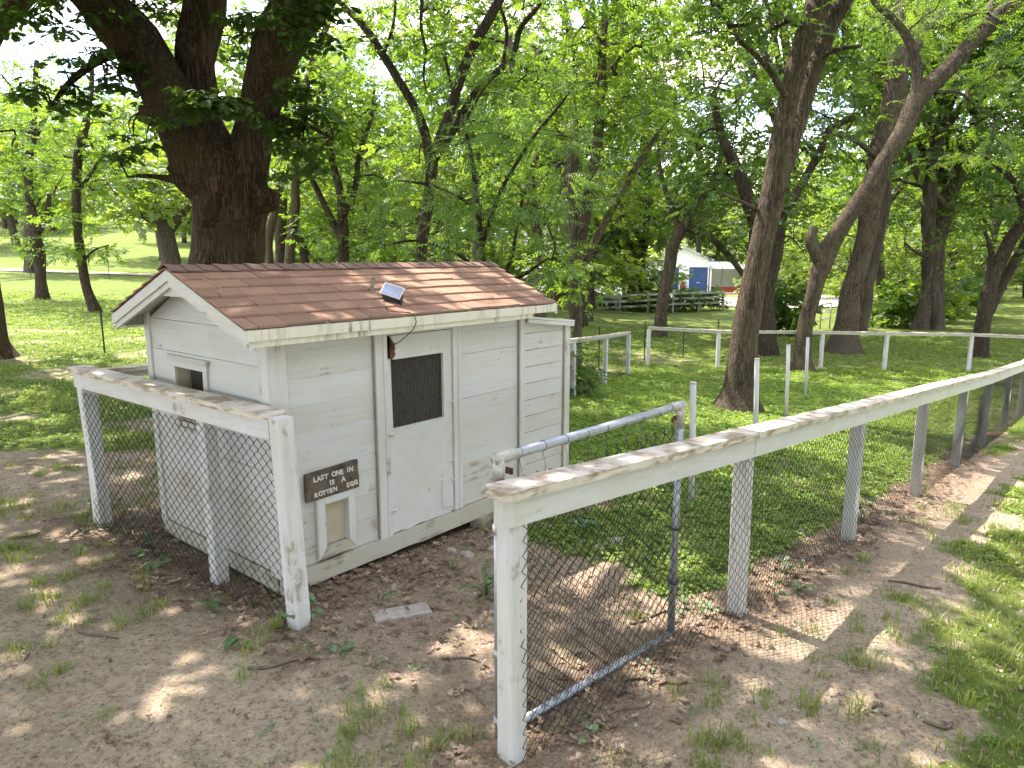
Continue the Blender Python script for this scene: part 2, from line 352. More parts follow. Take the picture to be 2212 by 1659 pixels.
# ================================================================== SETTING: ground
CO = np.array([-1.342, 4.191]); CA = math.radians(50); CU = np.array([math.cos(CA), math.sin(CA)]); CWV = np.array([-math.sin(CA), math.cos(CA)])
def coop_xy(x, y): dx = x - CO[0]; dy = y - CO[1]; return dx * CU[0] + dy * CU[1], dx * CWV[0] + dy * CWV[1]
RF = [(0.0, 2.68), (1.40, 4.10), (2.78, 5.55), (4.21, 7.1), (5.66, 8.75), (7.1, 10.4), (8.6, 12.1), (10.1, 13.8), (11.6, 15.5), (13.1, 17.2)]
LF = [(-1.245, 3.78), (-1.885, 4.29), (-3.16, 5.24)]
BFL = [(-3.22, 5.30), (-1.78, 7.75), (-.34, 10.2), (1.11, 12.66), (1.98, 15.0), (2.85, 17.3)]
_bp = [at_y(u, 760, 19.5) for u in (1400, 1551, 1775, 1913, 2096)]
BF = [(p[0], p[1]) for p in _bp] + [(14.6, 19.0)]
def seg_dist(x, y, line):
    best = np.full(np.shape(x), 1e9)
    for (ax, ay), (bx, by) in zip(line[:-1], line[1:]):
        dx, dy = bx - ax, by - ay; t = np.clip(((x - ax) * dx + (y - ay) * dy) / (dx * dx + dy * dy), 0, 1)
        best = np.minimum(best, np.hypot(x - ax - t * dx, y - ay - t * dy))
    return best
YARD = RF + [(14.6, 19.0)] + BF[:-1][::-1] + BFL[::-1] + LF[::-1]
def in_poly(x, y, poly):
    c = np.zeros(np.shape(x), bool); n = len(poly)
    for i in range(n):
        (x0, y0), (x1, y1) = poly[i], poly[(i + 1) % n]
        k = ((y0 > y) != (y1 > y)) & (x < (x1 - x0) * (y - y0) / ((y1 - y0) if y1 != y0 else 1e-9) + x0); c ^= k
    return c
def masks(x, y):
    """greenness and leaf litter, 0..1"""
    x = np.asarray(x, float); y = np.asarray(y, float)
    n = fbm(x * .9 + 5, y * .9, o=4); n2 = fbm(x * 2.7 - 3, y * 2.7, o=3)
    yard = in_poly(x, y, YARD)
    p = .7 * (x - (y - 2.68) * .985)                              # distance to the right of the long fence
    # outside, right: bare strip along the fence, then lawn
    pb = np.interp(y, [0, 2.8, 3.6, 4.4, 7, 11, 16, 24], [1.35, 1.05, .9, .72, .55, .45, .3, .1])
    g_right = smooth(-.22, .3, p - pb + (n2 - .5) * .9) * (.62 + .5 * smooth(.3, .62, n)) * smooth(.8, 3.0, y + p)
    # left: bare dirt in front, lawn further back
    g_left = np.maximum(.20 + (n - .5) * .55, smooth(5.4, 9.2, y + (n - .5) * 4.5 - .12 * (x + 3)) * (.5 + .55 * smooth(.35, .6, n)))
    lx, ly = coop_xy(x, y)
    g_yard = smooth(-.1, 1.1, (y - 4.55) + .5 * (x - .6) + (n - .5) * 2.2) * (.55 + .6 * smooth(.32, .55, n))
    g_yard = g_yard * smooth(.0, .4, seg_dist(x, y, RF) + (n2 - .5) * .3)
    out_right = (p > 0) & ~yard & (x > -.6)
    g = np.where(yard, g_yard, np.where(out_right, g_right, g_left))
    far = smooth(19, 26, np.hypot(x, y)); g = g * (1 - far) + far * (.75 + .3 * (n - .5))
    cd = np.hypot(np.maximum(np.maximum(-.12 - lx, lx - 2.9), 0), np.maximum(np.maximum(0 - ly, ly - 1.57), 0))
    lit = .95 * smooth(.85, .05, cd + (n2 - .5) * .8)
    lit = np.maximum(lit, .8 * smooth(.5, .06, seg_dist(x, y, RF) + (n2 - .5) * .35))
    lit = np.maximum(lit, .8 * smooth(.7, .05, seg_dist(x, y, LF) + (n2 - .5) * .5))
    lit = np.maximum(lit, np.where(yard, .42 * smooth(6.0, 4.4, y + .5 * (x - .3) + (n - .5) * 3), 0))
    lit = np.maximum(lit, np.where(yard & (y > 9), .6 * smooth(.60, .72, fbm(x * .7 + 40, y * .7, o=3)), 0))
    g = g * (1 - .75 * lit * (1 - smooth(8, 12, y)))
    return np.clip(g, 0, 1.1), np.clip(lit, 0, 1)
def axis(A, k, n, c=0): t = np.linspace(-1, 1, 2 * n + 1); return c + A * np.sinh(k * t) / math.sinh(k)
gx = axis(700, 7.0, 165, .6)
gy = np.r_[(3.6 - np.logspace(math.log10(.07), math.log10(60), 42))[::-1], 3.6, 3.6 + np.cumsum(np.geomspace(.055, 24, 255))]
GX, GY = np.meshgrid(gx, gy); gzv = hz(GX.ravel(), GY.ravel())
gr_, li_ = masks(GX.ravel(), GY.ravel())
_i = np.arange(len(gx) * len(gy)).reshape(len(gy), len(gx))
_F = np.stack([_i[:-1, :-1], _i[:-1, 1:], _i[1:, 1:], _i[1:, :-1]], -1).reshape(-1, 4)
ground = link('ground', np_mesh('ground', np.c_[GX.ravel(), GY.ravel(), gzv], _F, True, {'green': ('POINT', gr_), 'litter': ('POINT', li_)}), M['ground'], kind='structure')
def sheet(name, poly_fn, nx, ny, mat, lift=.02):
    a, b = np.meshgrid(np.linspace(0, 1, nx), np.linspace(0, 1, ny)); X, Y = poly_fn(a.ravel(), b.ravel())
    i = np.arange(nx * ny).reshape(ny, nx); F = np.stack([i[:-1, :-1], i[:-1, 1:], i[1:, 1:], i[1:, :-1]], -1).reshape(-1, 4)
    return link(name, np_mesh(name, np.c_[X, Y, base_h(X, Y) + lift], F, True), mat, kind='structure')
sheet('gravel_drive', lambda a, b: (5 + 24 * a + 3 * np.sin(b * 3), 55 + b * (15 + 3 * np.sin(a * 5)) + 2 * np.sin(a * 7)), 40, 30, M['gravel'], .10)
sheet('dirt_path', lambda a, b: (-75 + 68 * a, 46.5 + 2.2 * b + 1.2 * np.sin(a * 5) - 3 * a), 120, 7, M['path_dirt'], .05)

# ================================================================== THE COOP
coop = thing('chicken_coop', 'small white wooden chicken coop with brown shingled gable roof', 'chicken coop', (CO[0], CO[1], 0), CA)
X0, X1, XA = -.12, 2.19, 2.86; YB = 1.57; ZE = 1.62; RID = .785
def roof_z(y): return 1.700 + .362 * ((y + .1) if y <= RID else (2 * RID - y + .1))
# backing (inside lining) is the wall itself; planks are its pieces
mb = MB()
mb.box(X0 + .03, .022, .10, .70, .045, 1.66); mb.box(1.40, .022, .10, X1, .045, 1.66); mb.box(.70, .022, 1.56, 1.40, .045, 1.66); mb.box(.70, .022, .10, 1.40, .045, .16)
w_front = mb.build('front_wall', M['coop_inside'], coop)
mb = MB()
def gpoly(y0, y1, z0):   # gable-wall panel between y0 and y1 from z0 up to just under the roof
    ys = sorted({y0, y1, *([RID] if y0 < RID < y1 else [])}); return [(y0, z0), (y1, z0)] + [(y, roof_z(y) - .06) for y in reversed(ys)]
WY0, WY1, WZ0, WZ1 = .775, 1.165, .98, 1.345
mb.prism(gpoly(.02, WY0 - .02, .10), 'x', X0 + .022, X0 + .045); mb.prism(gpoly(WY1 + .02, YB - .02, .10), 'x', X0 + .022, X0 + .045)
mb.prism([(WY0 - .02, .10), (WY1 + .02, .10), (WY1 + .02, WZ0), (WY0 - .02, WZ0)], 'x', X0 + .022, X0 + .045)
mb.prism(gpoly(WY0 - .02, WY1 + .02, WZ1), 'x', X0 + .022, X0 + .045)
w_gable = mb.build('gable_wall', M['coop_inside'], coop)
mb = MB(); mb.prism(gpoly(.02, YB - .02, .10), 'x', X1 - .03, X1 - .01); mb.box(X0 + .03, YB - .045, .10, XA, YB - .022, 1.62)
w_back = mb.build('back_wall', M['coop_inside'], coop)
MB().box(X0 + .05, .05, .12, XA - .03, YB - .05, .15).build('floor_panel', M['weathered_wood'], coop)
def plank(parent, poly, axis, a0, a1, mat):
    return MB().prism(poly, axis, a0, a1).build('plank', mat, parent)
R2 = random.Random(3)
def front_planks(x0, x1, z0, z1, ex, gap, mat_lo, mat, skip=()):
    z = z0
    while z < z1 - .03:
        h = min(ex, z1 - z); off = R2.uniform(0, .004); m = mat_lo if z < .45 else mat
        spans = [(x0, x1)]
        for (a, b, c, d) in skip:
            if z < d and z + h > c:
                sp = []
                for (p, q) in spans: sp += [(p, min(q, a)), (max(p, b), q)]
                spans = [s for s in sp if s[1] - s[0] > .02]
        for (p, q) in spans:
            j = [R2.uniform(-.0015, .0015) for _ in range(4)]
            lo, hi = z + gap + j[0], z + h + j[1]
            # lapped board: lower edge proud of the upper one
            V = [(p, -.0022 - off * .25, lo), (q, -.0022 - off * .25 + j[2] * .3, lo), (q, -.001, hi), (p, -.001, hi), (p, .022, lo), (q, .022, lo), (q, .022, hi), (p, .022, hi)]
            MB().add(V, [(0, 1, 2, 3), (4, 7, 6, 5), (0, 4, 5, 1), (3, 2, 6, 7), (0, 3, 7, 4), (1, 5, 6, 2)]).build('plank', m, w_front)
        z += ex
POP = (.17, .385, .225, .545)
front_planks(-.02, .645, .155, 1.66, .172, .0008, M['paint_low_boards'], M['paint_boards'], [POP])
MB().box(POP[0], -.005, .158, POP[1], .022, .224).build('plank', M['paint_low_boards'], w_front)
MB().box(POP[0], -.004, .546, POP[1], .022, .668).build('plank', M['paint_boards'], w_front)
front_planks(1.46, 2.165, .155, 1.66, .172, .0008, M['paint_low_boards'], M['paint_boards'])
z = .155; k = 0
while z < 1.95:     # gable-end planks, split round the window
    z1 = z + .215; segs = [(.085, YB - .06)]
    if z < WZ1 and z1 > WZ0:
        segs = [(.085, WY0 - .005), (WY1 + .005, YB - .06)]
        if z1 > WZ1 + .05: plank(w_gable, [(WY0 - .004, WZ1 + .03), (WY1 + .004, WZ1 + .03), (WY1 + .004, z1), (WY0 - .004, z1)], 'x', X0 - .006, X0 + .022, M['paint_boards'])
        if z < WZ0 - .02: plank(w_gable, [(WY0 - .004, z + .003), (WY1 + .004, z + .003), (WY1 + .004, WZ0 - .02), (WY0 - .004, WZ0 - .02)], 'x', X0 - .006, X0 + .022, M['paint_boards'])
    for (a, b) in segs:
        top = []
        aa, bb = a, b
        zt = z1
        # clip by the roof slope
        def ylim(zz): d = (zz + .05 - 1.70) / .362 - .1; return d, 2 * RID - d
        l0, r0 = ylim(z); l1, r1 = ylim(zt)
        a0, b0 = max(aa, l0), min(bb, r0); a1, b1 = max(aa, l1), min(bb, r1)
        if b0 - a0 < .03: continue
        if b1 <= a1: poly = [(a0, z + .003), (b0, z + .003), (RID, z + .003 + .362 * (b0 - a0) / 2)]
        else: poly = [(a0, z + .003), (b0, z + .003), (b1, zt), (a1, zt)]
        plank(w_gable, poly, 'x', X0 - .004 - R2.uniform(0, .004), X0 + .022, M['paint_boards'] if z > .4 else M['paint_low_boards'])
    z = z1
z = .17; k = 0
while z < 1.50:     # annex planks: open joints
    z1 = min(z + .142, 1.575 - .0); V = MB()
    zt0, zt1 = min(z1, 1.60), min(z1, 1.50)
    off = R2.uniform(.001, .004)
    poly = [(2.225, z + .006), (2.80, z + .006 - .004), (2.80, zt1), (2.225, zt0)]
    MB().prism(poly, 'y', -.006 - off, .022).build('plank', M['paint_low_boards'] if z < .4 else M['paint_boards'], w_front)
    z = z1
mb = MB(); mb.box(2.20, .0225, .12, 2.82, .04, 1.49); mb.build('lining', M['coop_inside'], w_front)
for i in range(9):   # annex end boards
    MB().box(XA - .01, .05, .17 + i * .15 + .004, XA + .012, YB - .02, .17 + (i + 1) * .15).build('plank', M['paint_boards'], w_back)
for i in range(10):
    MB().box(X0, YB - .022, .16 + i * .155 + .004, XA, YB, .16 + (i + 1) * .155).build('plank', M['paint_boards'], w_back)
# corner and seam trim
def trim(x0, y0, z0, x1, y1, z1, mat='paint_trim'): return MB().box(x0, y0, z0, x1, y1, z1, .003).build('trim_board', M[mat], coop)
trim(X0 - .022, -.026, .14, -.02, -.002, 1.66); trim(X0 - .024, -.024, .14, X0 - .002, .075, 1.67); trim(X0 - .026, .055, .15, X0 - .006, .085, 1.66)
trim(X0 - .022, YB - .06, .14, X0 - .002, YB + .012, 1.72)
trim(2.165, -.030, .14, 2.225, -.002, 1.645); trim(2.80, -.030, .14, 2.872, -.002, 1.51); trim(2.852, -.003, .14, 2.876, .05, 1.51)
MB().box(2.153, -.016, .15, 2.1645, -.006, 1.62).build('seam_strip', M['weathered_wood'], coop)
MB().box(.635, -.016, .16, .6445, -.006, 1.62).build('seam_strip', M['weathered_wood'], coop)
MB().box(2.783, -.014, .15, 2.7995, -.004, 1.49).build('seam_strip', M['weathered_wood'], coop)
# sill beam with worn lower edge
mb = MB(); P = []
xs = np.linspace(X0 - .01, XA + .01, 40)
top = [(x, .150) for x in xs[::-1]]; bot = [(x, .03 + .012 * (vnoise(np.array([x * 7]), np.array([.3]))[0] - .5) - .010 * (x > 1.0)) for x in xs]
mb.prism(bot + top, 'y', -.034, .012); mb.build('sill_beam', M['paint_sill'], coop)
MB().box(X0 - .02, .02, .04, X0 + .03, YB, .15, .004).build('sill_beam', M['paint_sill'], coop)
MB().box(X0, YB - .02, .04, XA, YB + .02, .15, .004).build('sill_beam', M['paint_sill'], coop)
# door frame, door with torn upper corner, screen, hatch, hardware
for i, (a, b) in enumerate(((.645, .690), (.688, .716), (.714, .748))): trim(a, -.030 + .006 * (i == 1), .145, b, .0, 1.64)
for i, (a, b) in enumerate(((1.374, 1.402), (1.400, 1.430), (1.428, 1.462))): trim(a, -.030 + .006 * (i == 1), .155, b, .0, 1.64)
trim(.748, -.028, 1.566, 1.374, .0, 1.64)
SX0, SX1, SZ0, SZ1 = .790, 1.282, .912, 1.396
mb = MB(); D0, D1 = -.016, .006
jag = [(.752, .155)] + [(x, .150 + .014 * R2.random()) for x in np.linspace(.79, 1.33, 12)] + [(1.368, .17)]
mb.prism(jag + [(1.368, SZ0), (.752, SZ0)], 'y', D0, D1)
mb.prism([(.752, SZ0), (SX0, SZ0), (SX0 - .008, 1.405), (.752, 1.398)], 'y', D0, D1)
mb.prism([(SX1, SZ0), (1.368, SZ0), (1.368, 1.56), (SX1, 1.56)], 'y', D0, D1)
mb.prism([(.812, SZ1), (SX1, SZ1), (SX1, 1.56), (.792, 1.56), (.808, 1.53), (.826, 1.505), (.834, 1.47), (.824, 1.45), (.836, 1.43), (.820, 1.41)], 'y', D0, D1)
door = mb.build('door', M['paint_panel'], coop)
MB().prism([(.752, 1.40), (.80, 1.41), (.812, 1.45), (.805, 1.50), (.785, 1.562), (.752, 1.562)], 'y', .06, .07).build('broken_board', M['red_brown_board'], door)
MB().prism([(.790, 1.40), (.832, 1.415), (.836, 1.47), (.806, 1.545), (.798, 1.49)], 'y', -.004, .010).build('broken_board', M['red_brown_board'], door)
def grid_screen(parent, p0, ux, uz, W, Hh, cell, name='screen'):
    nx = int(W / cell); nz = int(Hh / cell); P = []
    p0 = np.array(p0); ux = np.array(ux); uz = np.array(uz)
    A = [[p0 + ux * (i * W / nx) + uz * (Hh * t) + np.cross(ux, uz) * .001 * math.sin(t * 9 + i) for t in np.linspace(0, 1, 4)] for i in range(nx + 1)]
    B = [[p0 + uz * (i * Hh / nz) + ux * (W * t) + np.cross(ux, uz) * .001 * math.sin(t * 7 + i) for t in np.linspace(0, 1, 4)] for i in range(nz + 1)]
    V, F = tubes(np.array(A + B), .00095, 3); return link(name, np_mesh(name, V, F, True), M['screen_wire'], parent, 'stuff')
grid_screen(door, (SX0 - .006, .010, SZ0 - .01), (1, 0, 0), (0, 0, 1), SX1 - SX0 + .012, SZ1 - SZ0 + .02, .0135)
hatch = MB().box(1.245, -.024, .205, 1.362, -.016, .432, .002).build('hatch', M['paint_panel'], door)
for (x, z) in ((1.355, .415),): MB().box(x - .02, -.034, z - .006, x + .018, -.024, z + .006, .002).tube([(x, -.036, z - .014), (x, -.036, z + .014)], .005, 6).build('latch', M['painted_hardware'], hatch)
for z in (1.02, .56): MB().box(1.31, -.021, z - .008, 1.40, -.016, z + .008, .001).tube([(1.371, -.026, z - .02), (1.371, -.026, z + .02)], .005, 6).build('hinge', M['painted_hardware'], door)
for (x, z) in ((.757, .885), (.762, .335)): MB().box(x - .028, -.036, z - .012, x + .028, -.026, z + .010, .003).tube([(x - .02, -.04, z), (x + .036, -.042, z + .003)], .006, 6).build('latch', M['painted_hardware'], door)
# chicken pop hole: mitred frame, recessed panel
fo = (.135, .425, .185, .585); fi = (.195, .375, .245, .535)
pop = MB().box(.20, .016, .23, .39, .021, .55).build('pop_door', M['beige_plywood'], coop)
def frame_board(pts, mat='paint_trim', parent=pop, d0=-.034, d1=-.008): return MB().prism(pts, 'y', d0, d1).build('frame_board', M[mat], parent)
frame_board([(fo[0], fo[3]), (fi[0], fi[3]), (fi[1], fi[3]), (fo[1], fo[3])]); frame_board([(fo[0], fo[2] - .01), (fi[0], fi[2]), (fi[0], fi[3] - .001), (fo[0], fo[3] - .001)])
frame_board([(fo[1], fo[2]), (fo[1], fo[3] - .001), (fi[1], fi[3] - .001), (fi[1], fi[2])], d0=-.036); frame_board([(fo[0] + .002, fo[2] - .01), (fo[1], fo[2]), (fi[1] - .001, fi[2] - .001), (fi[0] + .001, fi[2] - .001)], 'paint_sill', d0=-.031)
MB().box(fi[1] - .002, -.008, fi[2], fi[1] + .006, .018, fi[3]).build('jamb', M['paint_trim'], pop)
# gable window: moulded frame, jambs, screen
win = MB().box(X0 - .02, WY0 - .055, WZ0 - .05, X0 - .004, WY0 - .001, WZ1 + .0).build('window_frame', M['paint_trim'], coop)
MB().box(X0 - .02, WY1 + .001, WZ0 - .05, X0 - .004, WY1 + .055, WZ1).build('frame_board', M['paint_trim'], win)
MB().box(X0 - .022, WY0 - .06, WZ1 + .001, X0 - .004, WY1 + .06, WZ1 + .045, .003).build('frame_board', M['paint_trim'], win)
MB().box(X0 - .034, WY0 - .075, WZ1 + .046, X0 - .004, WY1 + .078, WZ1 + .068, .004).build('frame_board', M['paint_trim'], win)
MB().box(X0 - .044, WY0 - .09, WZ1 + .069, X0 - .004, WY1 + .092, WZ1 + .082, .004).build('frame_board', M['paint_trim'], win)
MB().box(X0 - .026, WY0 - .055, WZ0 - .07, X0 - .004, WY1 + .055, WZ0 - .051, .003).build('frame_board', M['paint_sill'], win)
for (a, b) in ((WY0 - .006, WY0 + .001), (WY1 - .001, WY1 + .006)): MB().box(X0 - .003, a, WZ0, X0 + .09, b, WZ1).build('jamb', M['beige_plywood'], win)
MB().box(X0 - .003, WY0, WZ1 - .001, X0 + .09, WY1, WZ1 + .006).build('jamb', M['beige_plywood'], win)
MB().box(X0 - .003, WY0, WZ0 - .006, X0 + .09, WY1, WZ0 + .001).build('jamb', M['beige_plywood'], win)
grid_screen(win, (X0 + .07, WY0, WZ0), (0, 1, 0), (0, 0, 1), WY1 - WY0, WZ1 - WZ0, .0135)
# ---- roof: deck, soffit, fascia, rakes, shingles, ridge caps
RX0 = -.312
def rx1(y): return 2.53 + .19 * min(max((y + .1) / .885, 0), 1)
def slope_pt(side, s, x, lift=0.0):      # s = distance up the slope from the eave edge
    c = math.cos(math.atan(.362)); y = -.1 + s * c; z = 1.700 + .362 * (y + .1) + lift
    return (x, y if side == 0 else 2 * RID - y, z)
SL = .885 / math.cos(math.atan(.362))
mb = MB()
for side in (0, 1):
    a = [slope_pt(side, 0, RX0 + .02, -.012), slope_pt(side, SL - .004, RX0 + .02, -.012), slope_pt(side, SL - .004, 2.70, -.012), slope_pt(side, 0, 2.51 + .17 * side, -.012)]
    b = [(p[0], p[1], p[2] - .022) for p in a]
    mb.add(a + b, [(0, 1, 2, 3), (7, 6, 5, 4), (0, 4, 5, 1), (1, 5, 6, 2), (2, 6, 7, 3), (3, 7, 4, 0)])
roof = mb.build('roof', M['paint_panel'], coop)
for side in (0, 1):
    yo = -.1 if side == 0 else 2 * RID + .1; sg = 1 if side == 0 else -1; xe = 2.53 + .19 * side
    MB().box(RX0 + .002, min(yo - .018 * sg, yo), 1.628, xe, max(yo - .018 * sg, yo), 1.690).build('fascia_board', M['paint_fascia'], roof)
    MB().box(RX0 + .012, min(yo - .006 * sg, yo + .012 * sg), 1.590, xe - .30, max(yo - .006 * sg, yo + .012 * sg), 1.6275).build('fascia_board', M['paint_fascia'], roof)
    MB().box(RX0 + .03, min(yo + .013 * sg, yo + .1 * sg), 1.600, X1, max(yo + .013 * sg, yo + .1 * sg), 1.612).build('soffit', M['paint_panel'], roof)
    # rakes on the gable end: outer board and smaller inner moulding
    def rk(s0, s1, d0, d1, xa, xb, nm, mat='paint_rail'):
        pts = [slope_pt(side, s0, 0, -d0), slope_pt(side, s1, 0, -d0), slope_pt(side, s1, 0, -d1), slope_pt(side, s0, 0, -d1)]
        MB().prism([(p[1], p[2]) for p in pts], 'x', xa, xb).build(nm, M[mat], roof)
    rk(-.016, SL, .012, .078, RX0 - .002, RX0 + .018, 'rake_board'); rk(-.010, SL, .079, .118, RX0 + .012, RX0 + .032, 'rake_board')
    rk(.06, SL, .036, .050, RX0 + .033, X0 - .004, 'soffit', 'paint_panel')
    rk(-.016, SL, .012, .085, 2.53 if side == 0 else 2.70, 2.55 if side == 0 else 2.72, 'rake_board')
MB().prism([(RID - .20, 1.842), (RID + .20, 1.842), (RID, 1.842 + .362 * .2 + .035)], 'x', RX0 + .034, RX0 + .046).build('gable_panel', M['paint_boards'], roof)
R3 = random.Random(5); ROWS = 6; EXP = (SL - .085) / ROWS
for side in (0, 1):
    for r in range(ROWS, -1, -1):
        s0 = r * EXP - (.014 if r == 0 else 0); x = RX0 - .012 - R3.random() * .16; s1 = min(s0 + EXP + .035, SL - .002)
        if s1 - s0 < .03: continue
        while True:
            wdt = R3.choice([.13, .17, .20, .24, .28, .33]) * R3.uniform(.92, 1.08); xa, xb = max(x, RX0 - .012), x + wdt; x = xb
            yq = slope_pt(0, s0, 0)[1] if side == 0 else RID
            lim = rx1(yq) + .014; last = xb > lim - .03; xb = min(xb, lim)
            if xb - xa > .02:
                ds = R3.uniform(-.007, .007); th = R3.uniform(.008, .015); g = .0022; cu = R3.uniform(0, .003)
                lo0, lo1 = s0 + ds, s0 + ds + R3.uniform(-.002, .002)
                A = [slope_pt(side, lo0, xa + g, th + .004), slope_pt(side, lo1, xb - g, th + .004 + cu), slope_pt(side, s1, xb - g, .001), slope_pt(side, s1, xa + g, .001)]
                B = [slope_pt(side, lo0, xa + g, .0035 + th * .15), slope_pt(side, lo1, xb - g, .0035 + cu), slope_pt(side, s1, xb - g, -.004), slope_pt(side, s1, xa + g, -.004)]
                MB().add(A + B, [(0, 1, 2, 3), (7, 6, 5, 4), (0, 4, 5, 1), (1, 5, 6, 2), (2, 6, 7, 3), (3, 7, 4, 0)]).build('shingle', M['shingle'], roof)
            if last: break
x = RX0 - .015; kk = 0
while x < 2.70:
    wdt = R3.uniform(.09, .135); xb = min(x + wdt + .02, 2.735); hw = .098 + R3.uniform(-.006, .006); up0, up1 = .012 + R3.uniform(0, .004), .021 + R3.uniform(0, .006)
    sk = R3.uniform(-.008, .008); V = []
    for (xx, up) in ((x, up1), (xb, up0)):
        for yy, dz in ((-hw, -.362 * hw), (-.02, -.006), (0, 0), (.02, -.006), (hw, -.362 * hw)):
            V.append((xx + sk * abs(yy) / hw, RID + yy, 1.700 + .362 * .885 + dz + up))
    V += [(a, b, c - .006) for a, b, c in V]
    F = [(i, i + 1, i + 6, i + 5) for i in range(4)] + [(i + 10, i + 15, i + 16, i + 11) for i in range(4)] + [(i, i + 10, i + 11, i + 1) for i in range(4)] + [(i + 5, i + 6, i + 16, i + 15) for i in range(4)] + [(0, 5, 15, 10), (4, 14, 19, 9)]
    MB().add(V, F).build('ridge_shingle', M['ridge_shingle'], roof); x += wdt
# annex roof
MB().prism([(2.235, 1.600), (2.905, 1.525), (2.905, 1.507), (2.235, 1.582)], 'y', -.05, YB + .03).build('annex_roof', M['sheet_metal_roof'], coop)
MB().prism([(2.24, 1.578), (2.90, 1.505), (2.90, 1.470), (2.24, 1.545)], 'y', -.052, -.031).build('fascia_board', M['paint_rail'], coop)
# wire straw left on the roof edge
MB().tube([slope_pt(0, .70, -.20, .02), slope_pt(0, .62, -.16, .025), slope_pt(0, .52, -.17, .03), slope_pt(0, .45, -.22, .02)], .003, 5).build('loose_wire', M['dry_straw'], roof)

def cw(x, y, z): p = CO + CU * x + CWV * y; return np.array([p[0], p[1], z])
# ---- sign on the coop wall
sg = thing('wooden_sign', 'dark weathered wood sign reading LAST ONE IN IS A ROTTEN EGG', 'sign', tuple(cw(.262, -.014, .676)), CA)
W2, H2 = .203, .092; tilt = math.radians(1.2)
mb = MB(); P = [(-W2, -H2), (W2 - .004, -H2 - .004), (W2, -H2 * .3), (W2 - .006, H2 * .4), (W2 - .002, H2), (0, H2 - .002), (-W2 + .004, H2 - .003), (-W2 + .001, 0)]
mb.prism(P, 'y', -.024, -.001); board = mb.build('board', M['sign_wood'], sg)
for (cx, cz) in ((.01, .012), (.055, -.058)): MB().tube([(cx, -.0255, cz), (cx, -.022, cz)], .009, 10).build('knot', M['rusty_hardware'], board)
def letters(txt, x, z, size, parent, mat, y=-.0262, spc=1.0):
    cu = bpy.data.curves.new('t', 'FONT'); cu.body = txt; cu.size = size; cu.extrude = .0009; cu.offset = .0022; cu.space_character = 1.12; cu.space_word = spc; cu.align_x = 'LEFT'; cu.resolution_u = 3
    o = bpy.data.objects.new('t', cu); COL.objects.link(o); dg = bpy.context.evaluated_depsgraph_get()
    me = bpy.data.meshes.new_from_object(o.evaluated_get(dg)); bpy.data.objects.remove(o); bpy.data.curves.remove(cu)
    for v in me.vertices: a, b, c = v.co; v.co = (x + a + .001 * math.sin(a * 300), y - c, z + b + .0012 * math.sin(a * 170))
    me.materials.clear(); return link('letter', me, M[mat], parent)
def text_line(words, z, size):
    for x, wtxt in words:
        for i, ch in enumerate(wtxt):
            wd = {'I': .52, 'L': .88, 'S': .86, 'E': .9, 'T': .92, 'N': 1.06, 'O': 1.1, 'G': 1.1}.get(ch, 1.0)
            letters(ch, x, z + random.uniform(-.002, .002), size, sg, 'sign_paint'); x += size * .70 * wd
text_line([(-.150, 'LAST'), (-.012, 'ONE'), (.108, 'IN')], .030, .044); text_line([(-.030, 'IS'), (.062, 'A')], -.020, .044); text_line([(-.150, 'ROTTEN'), (.098, 'EGG')], -.072, .042)
sg.rotation_euler = (0, -tilt, CA)
# ---- solar light on the roof with its cord
def roof_hit(u, v, lift=.012):
    r = ray(u, v)
    # plane of the near slope in world: z - 1.70 - .362*(ly+.1) = lift
    f = lambda t: (lambda p: p[2] - 1.70 - .362 * (coop_xy(p[0], p[1])[1] + .1) - lift)(CP + r * t)
    a, b = f(0), f(1); return CP + r * (-a / (b - a))
sp = roof_hit(852, 652)
so = thing('solar_light', 'black solar lamp with pale blue panel sitting on the shingles', 'solar light', tuple(sp), 0)
def rotm(rx, ry, rz): return Matrix.Rotation(rz, 3, 'Z') @ Matrix.Rotation(ry, 3, 'Y') @ Matrix.Rotation(rx, 3, 'X')
_ex = Vector((.93, -.25, -.28)).normalized(); _nv = Vector((-.05, -.80, .60)); _nv = (_nv - _ex * _nv.dot(_ex)).normalized(); _ey = _nv.cross(_ex)
Rm = Matrix((_ex, _ey, _nv)).transposed(); ctr = Vector((-.01, -.01, .075))
def rb(mb): mb.v = [tuple(Rm @ Vector(p) + ctr) for p in mb.v]; return mb
rb(MB().box(-.078, -.048, -.004, .078, .048, .006, .002)).build('panel_frame', M['silver_plastic'], so)
rb(MB().box(-.070, -.040, .0061, .070, .040, .0085)).build('solar_panel', M['solar_cells'], so)
b2 = MB(); b2.add([tuple(Rm @ Vector((x, y, -.005)) + ctr) for x, y in ((-.07, -.042), (.07, -.042), (.07, .042), (-.07, .042))] + [(-.055, -.03, -.012), (.06, -.045, -.02), (.05, .075, .022), (-.05, .085, .026)], [(0, 1, 2, 3), (7, 6, 5, 4), (0, 4, 5, 1), (1, 5, 6, 2), (2, 6, 7, 3), (3, 7, 4, 0)])
b2.build('lamp_body', M['black_plastic'], so)
cpts = [roof_hit(828, 650, .006), roof_hit(832, 668, .010), roof_hit(845, 690, .006), roof_hit(858, 700, .014)]
ed = cw(.90, -.135, 1.69); cpts = cpts[:1] + [roof_hit(838, 672, .012), cw(.885, -.110, 1.718), cw(.905, -.138, 1.690), cw(.91, -.145, 1.655), cw(.90, -.13, 1.61), cw(.87, -.09, 1.56), cw(.84, -.05, 1.52), cw(.80, -.01, 1.49)]
cd_o = MB().tube(cpts, .0032, 5).build('power_cord', M['cord_black'], None, True); tag(cd_o, 'thin dark cord hanging from the roof edge to the torn door corner', 'cord')
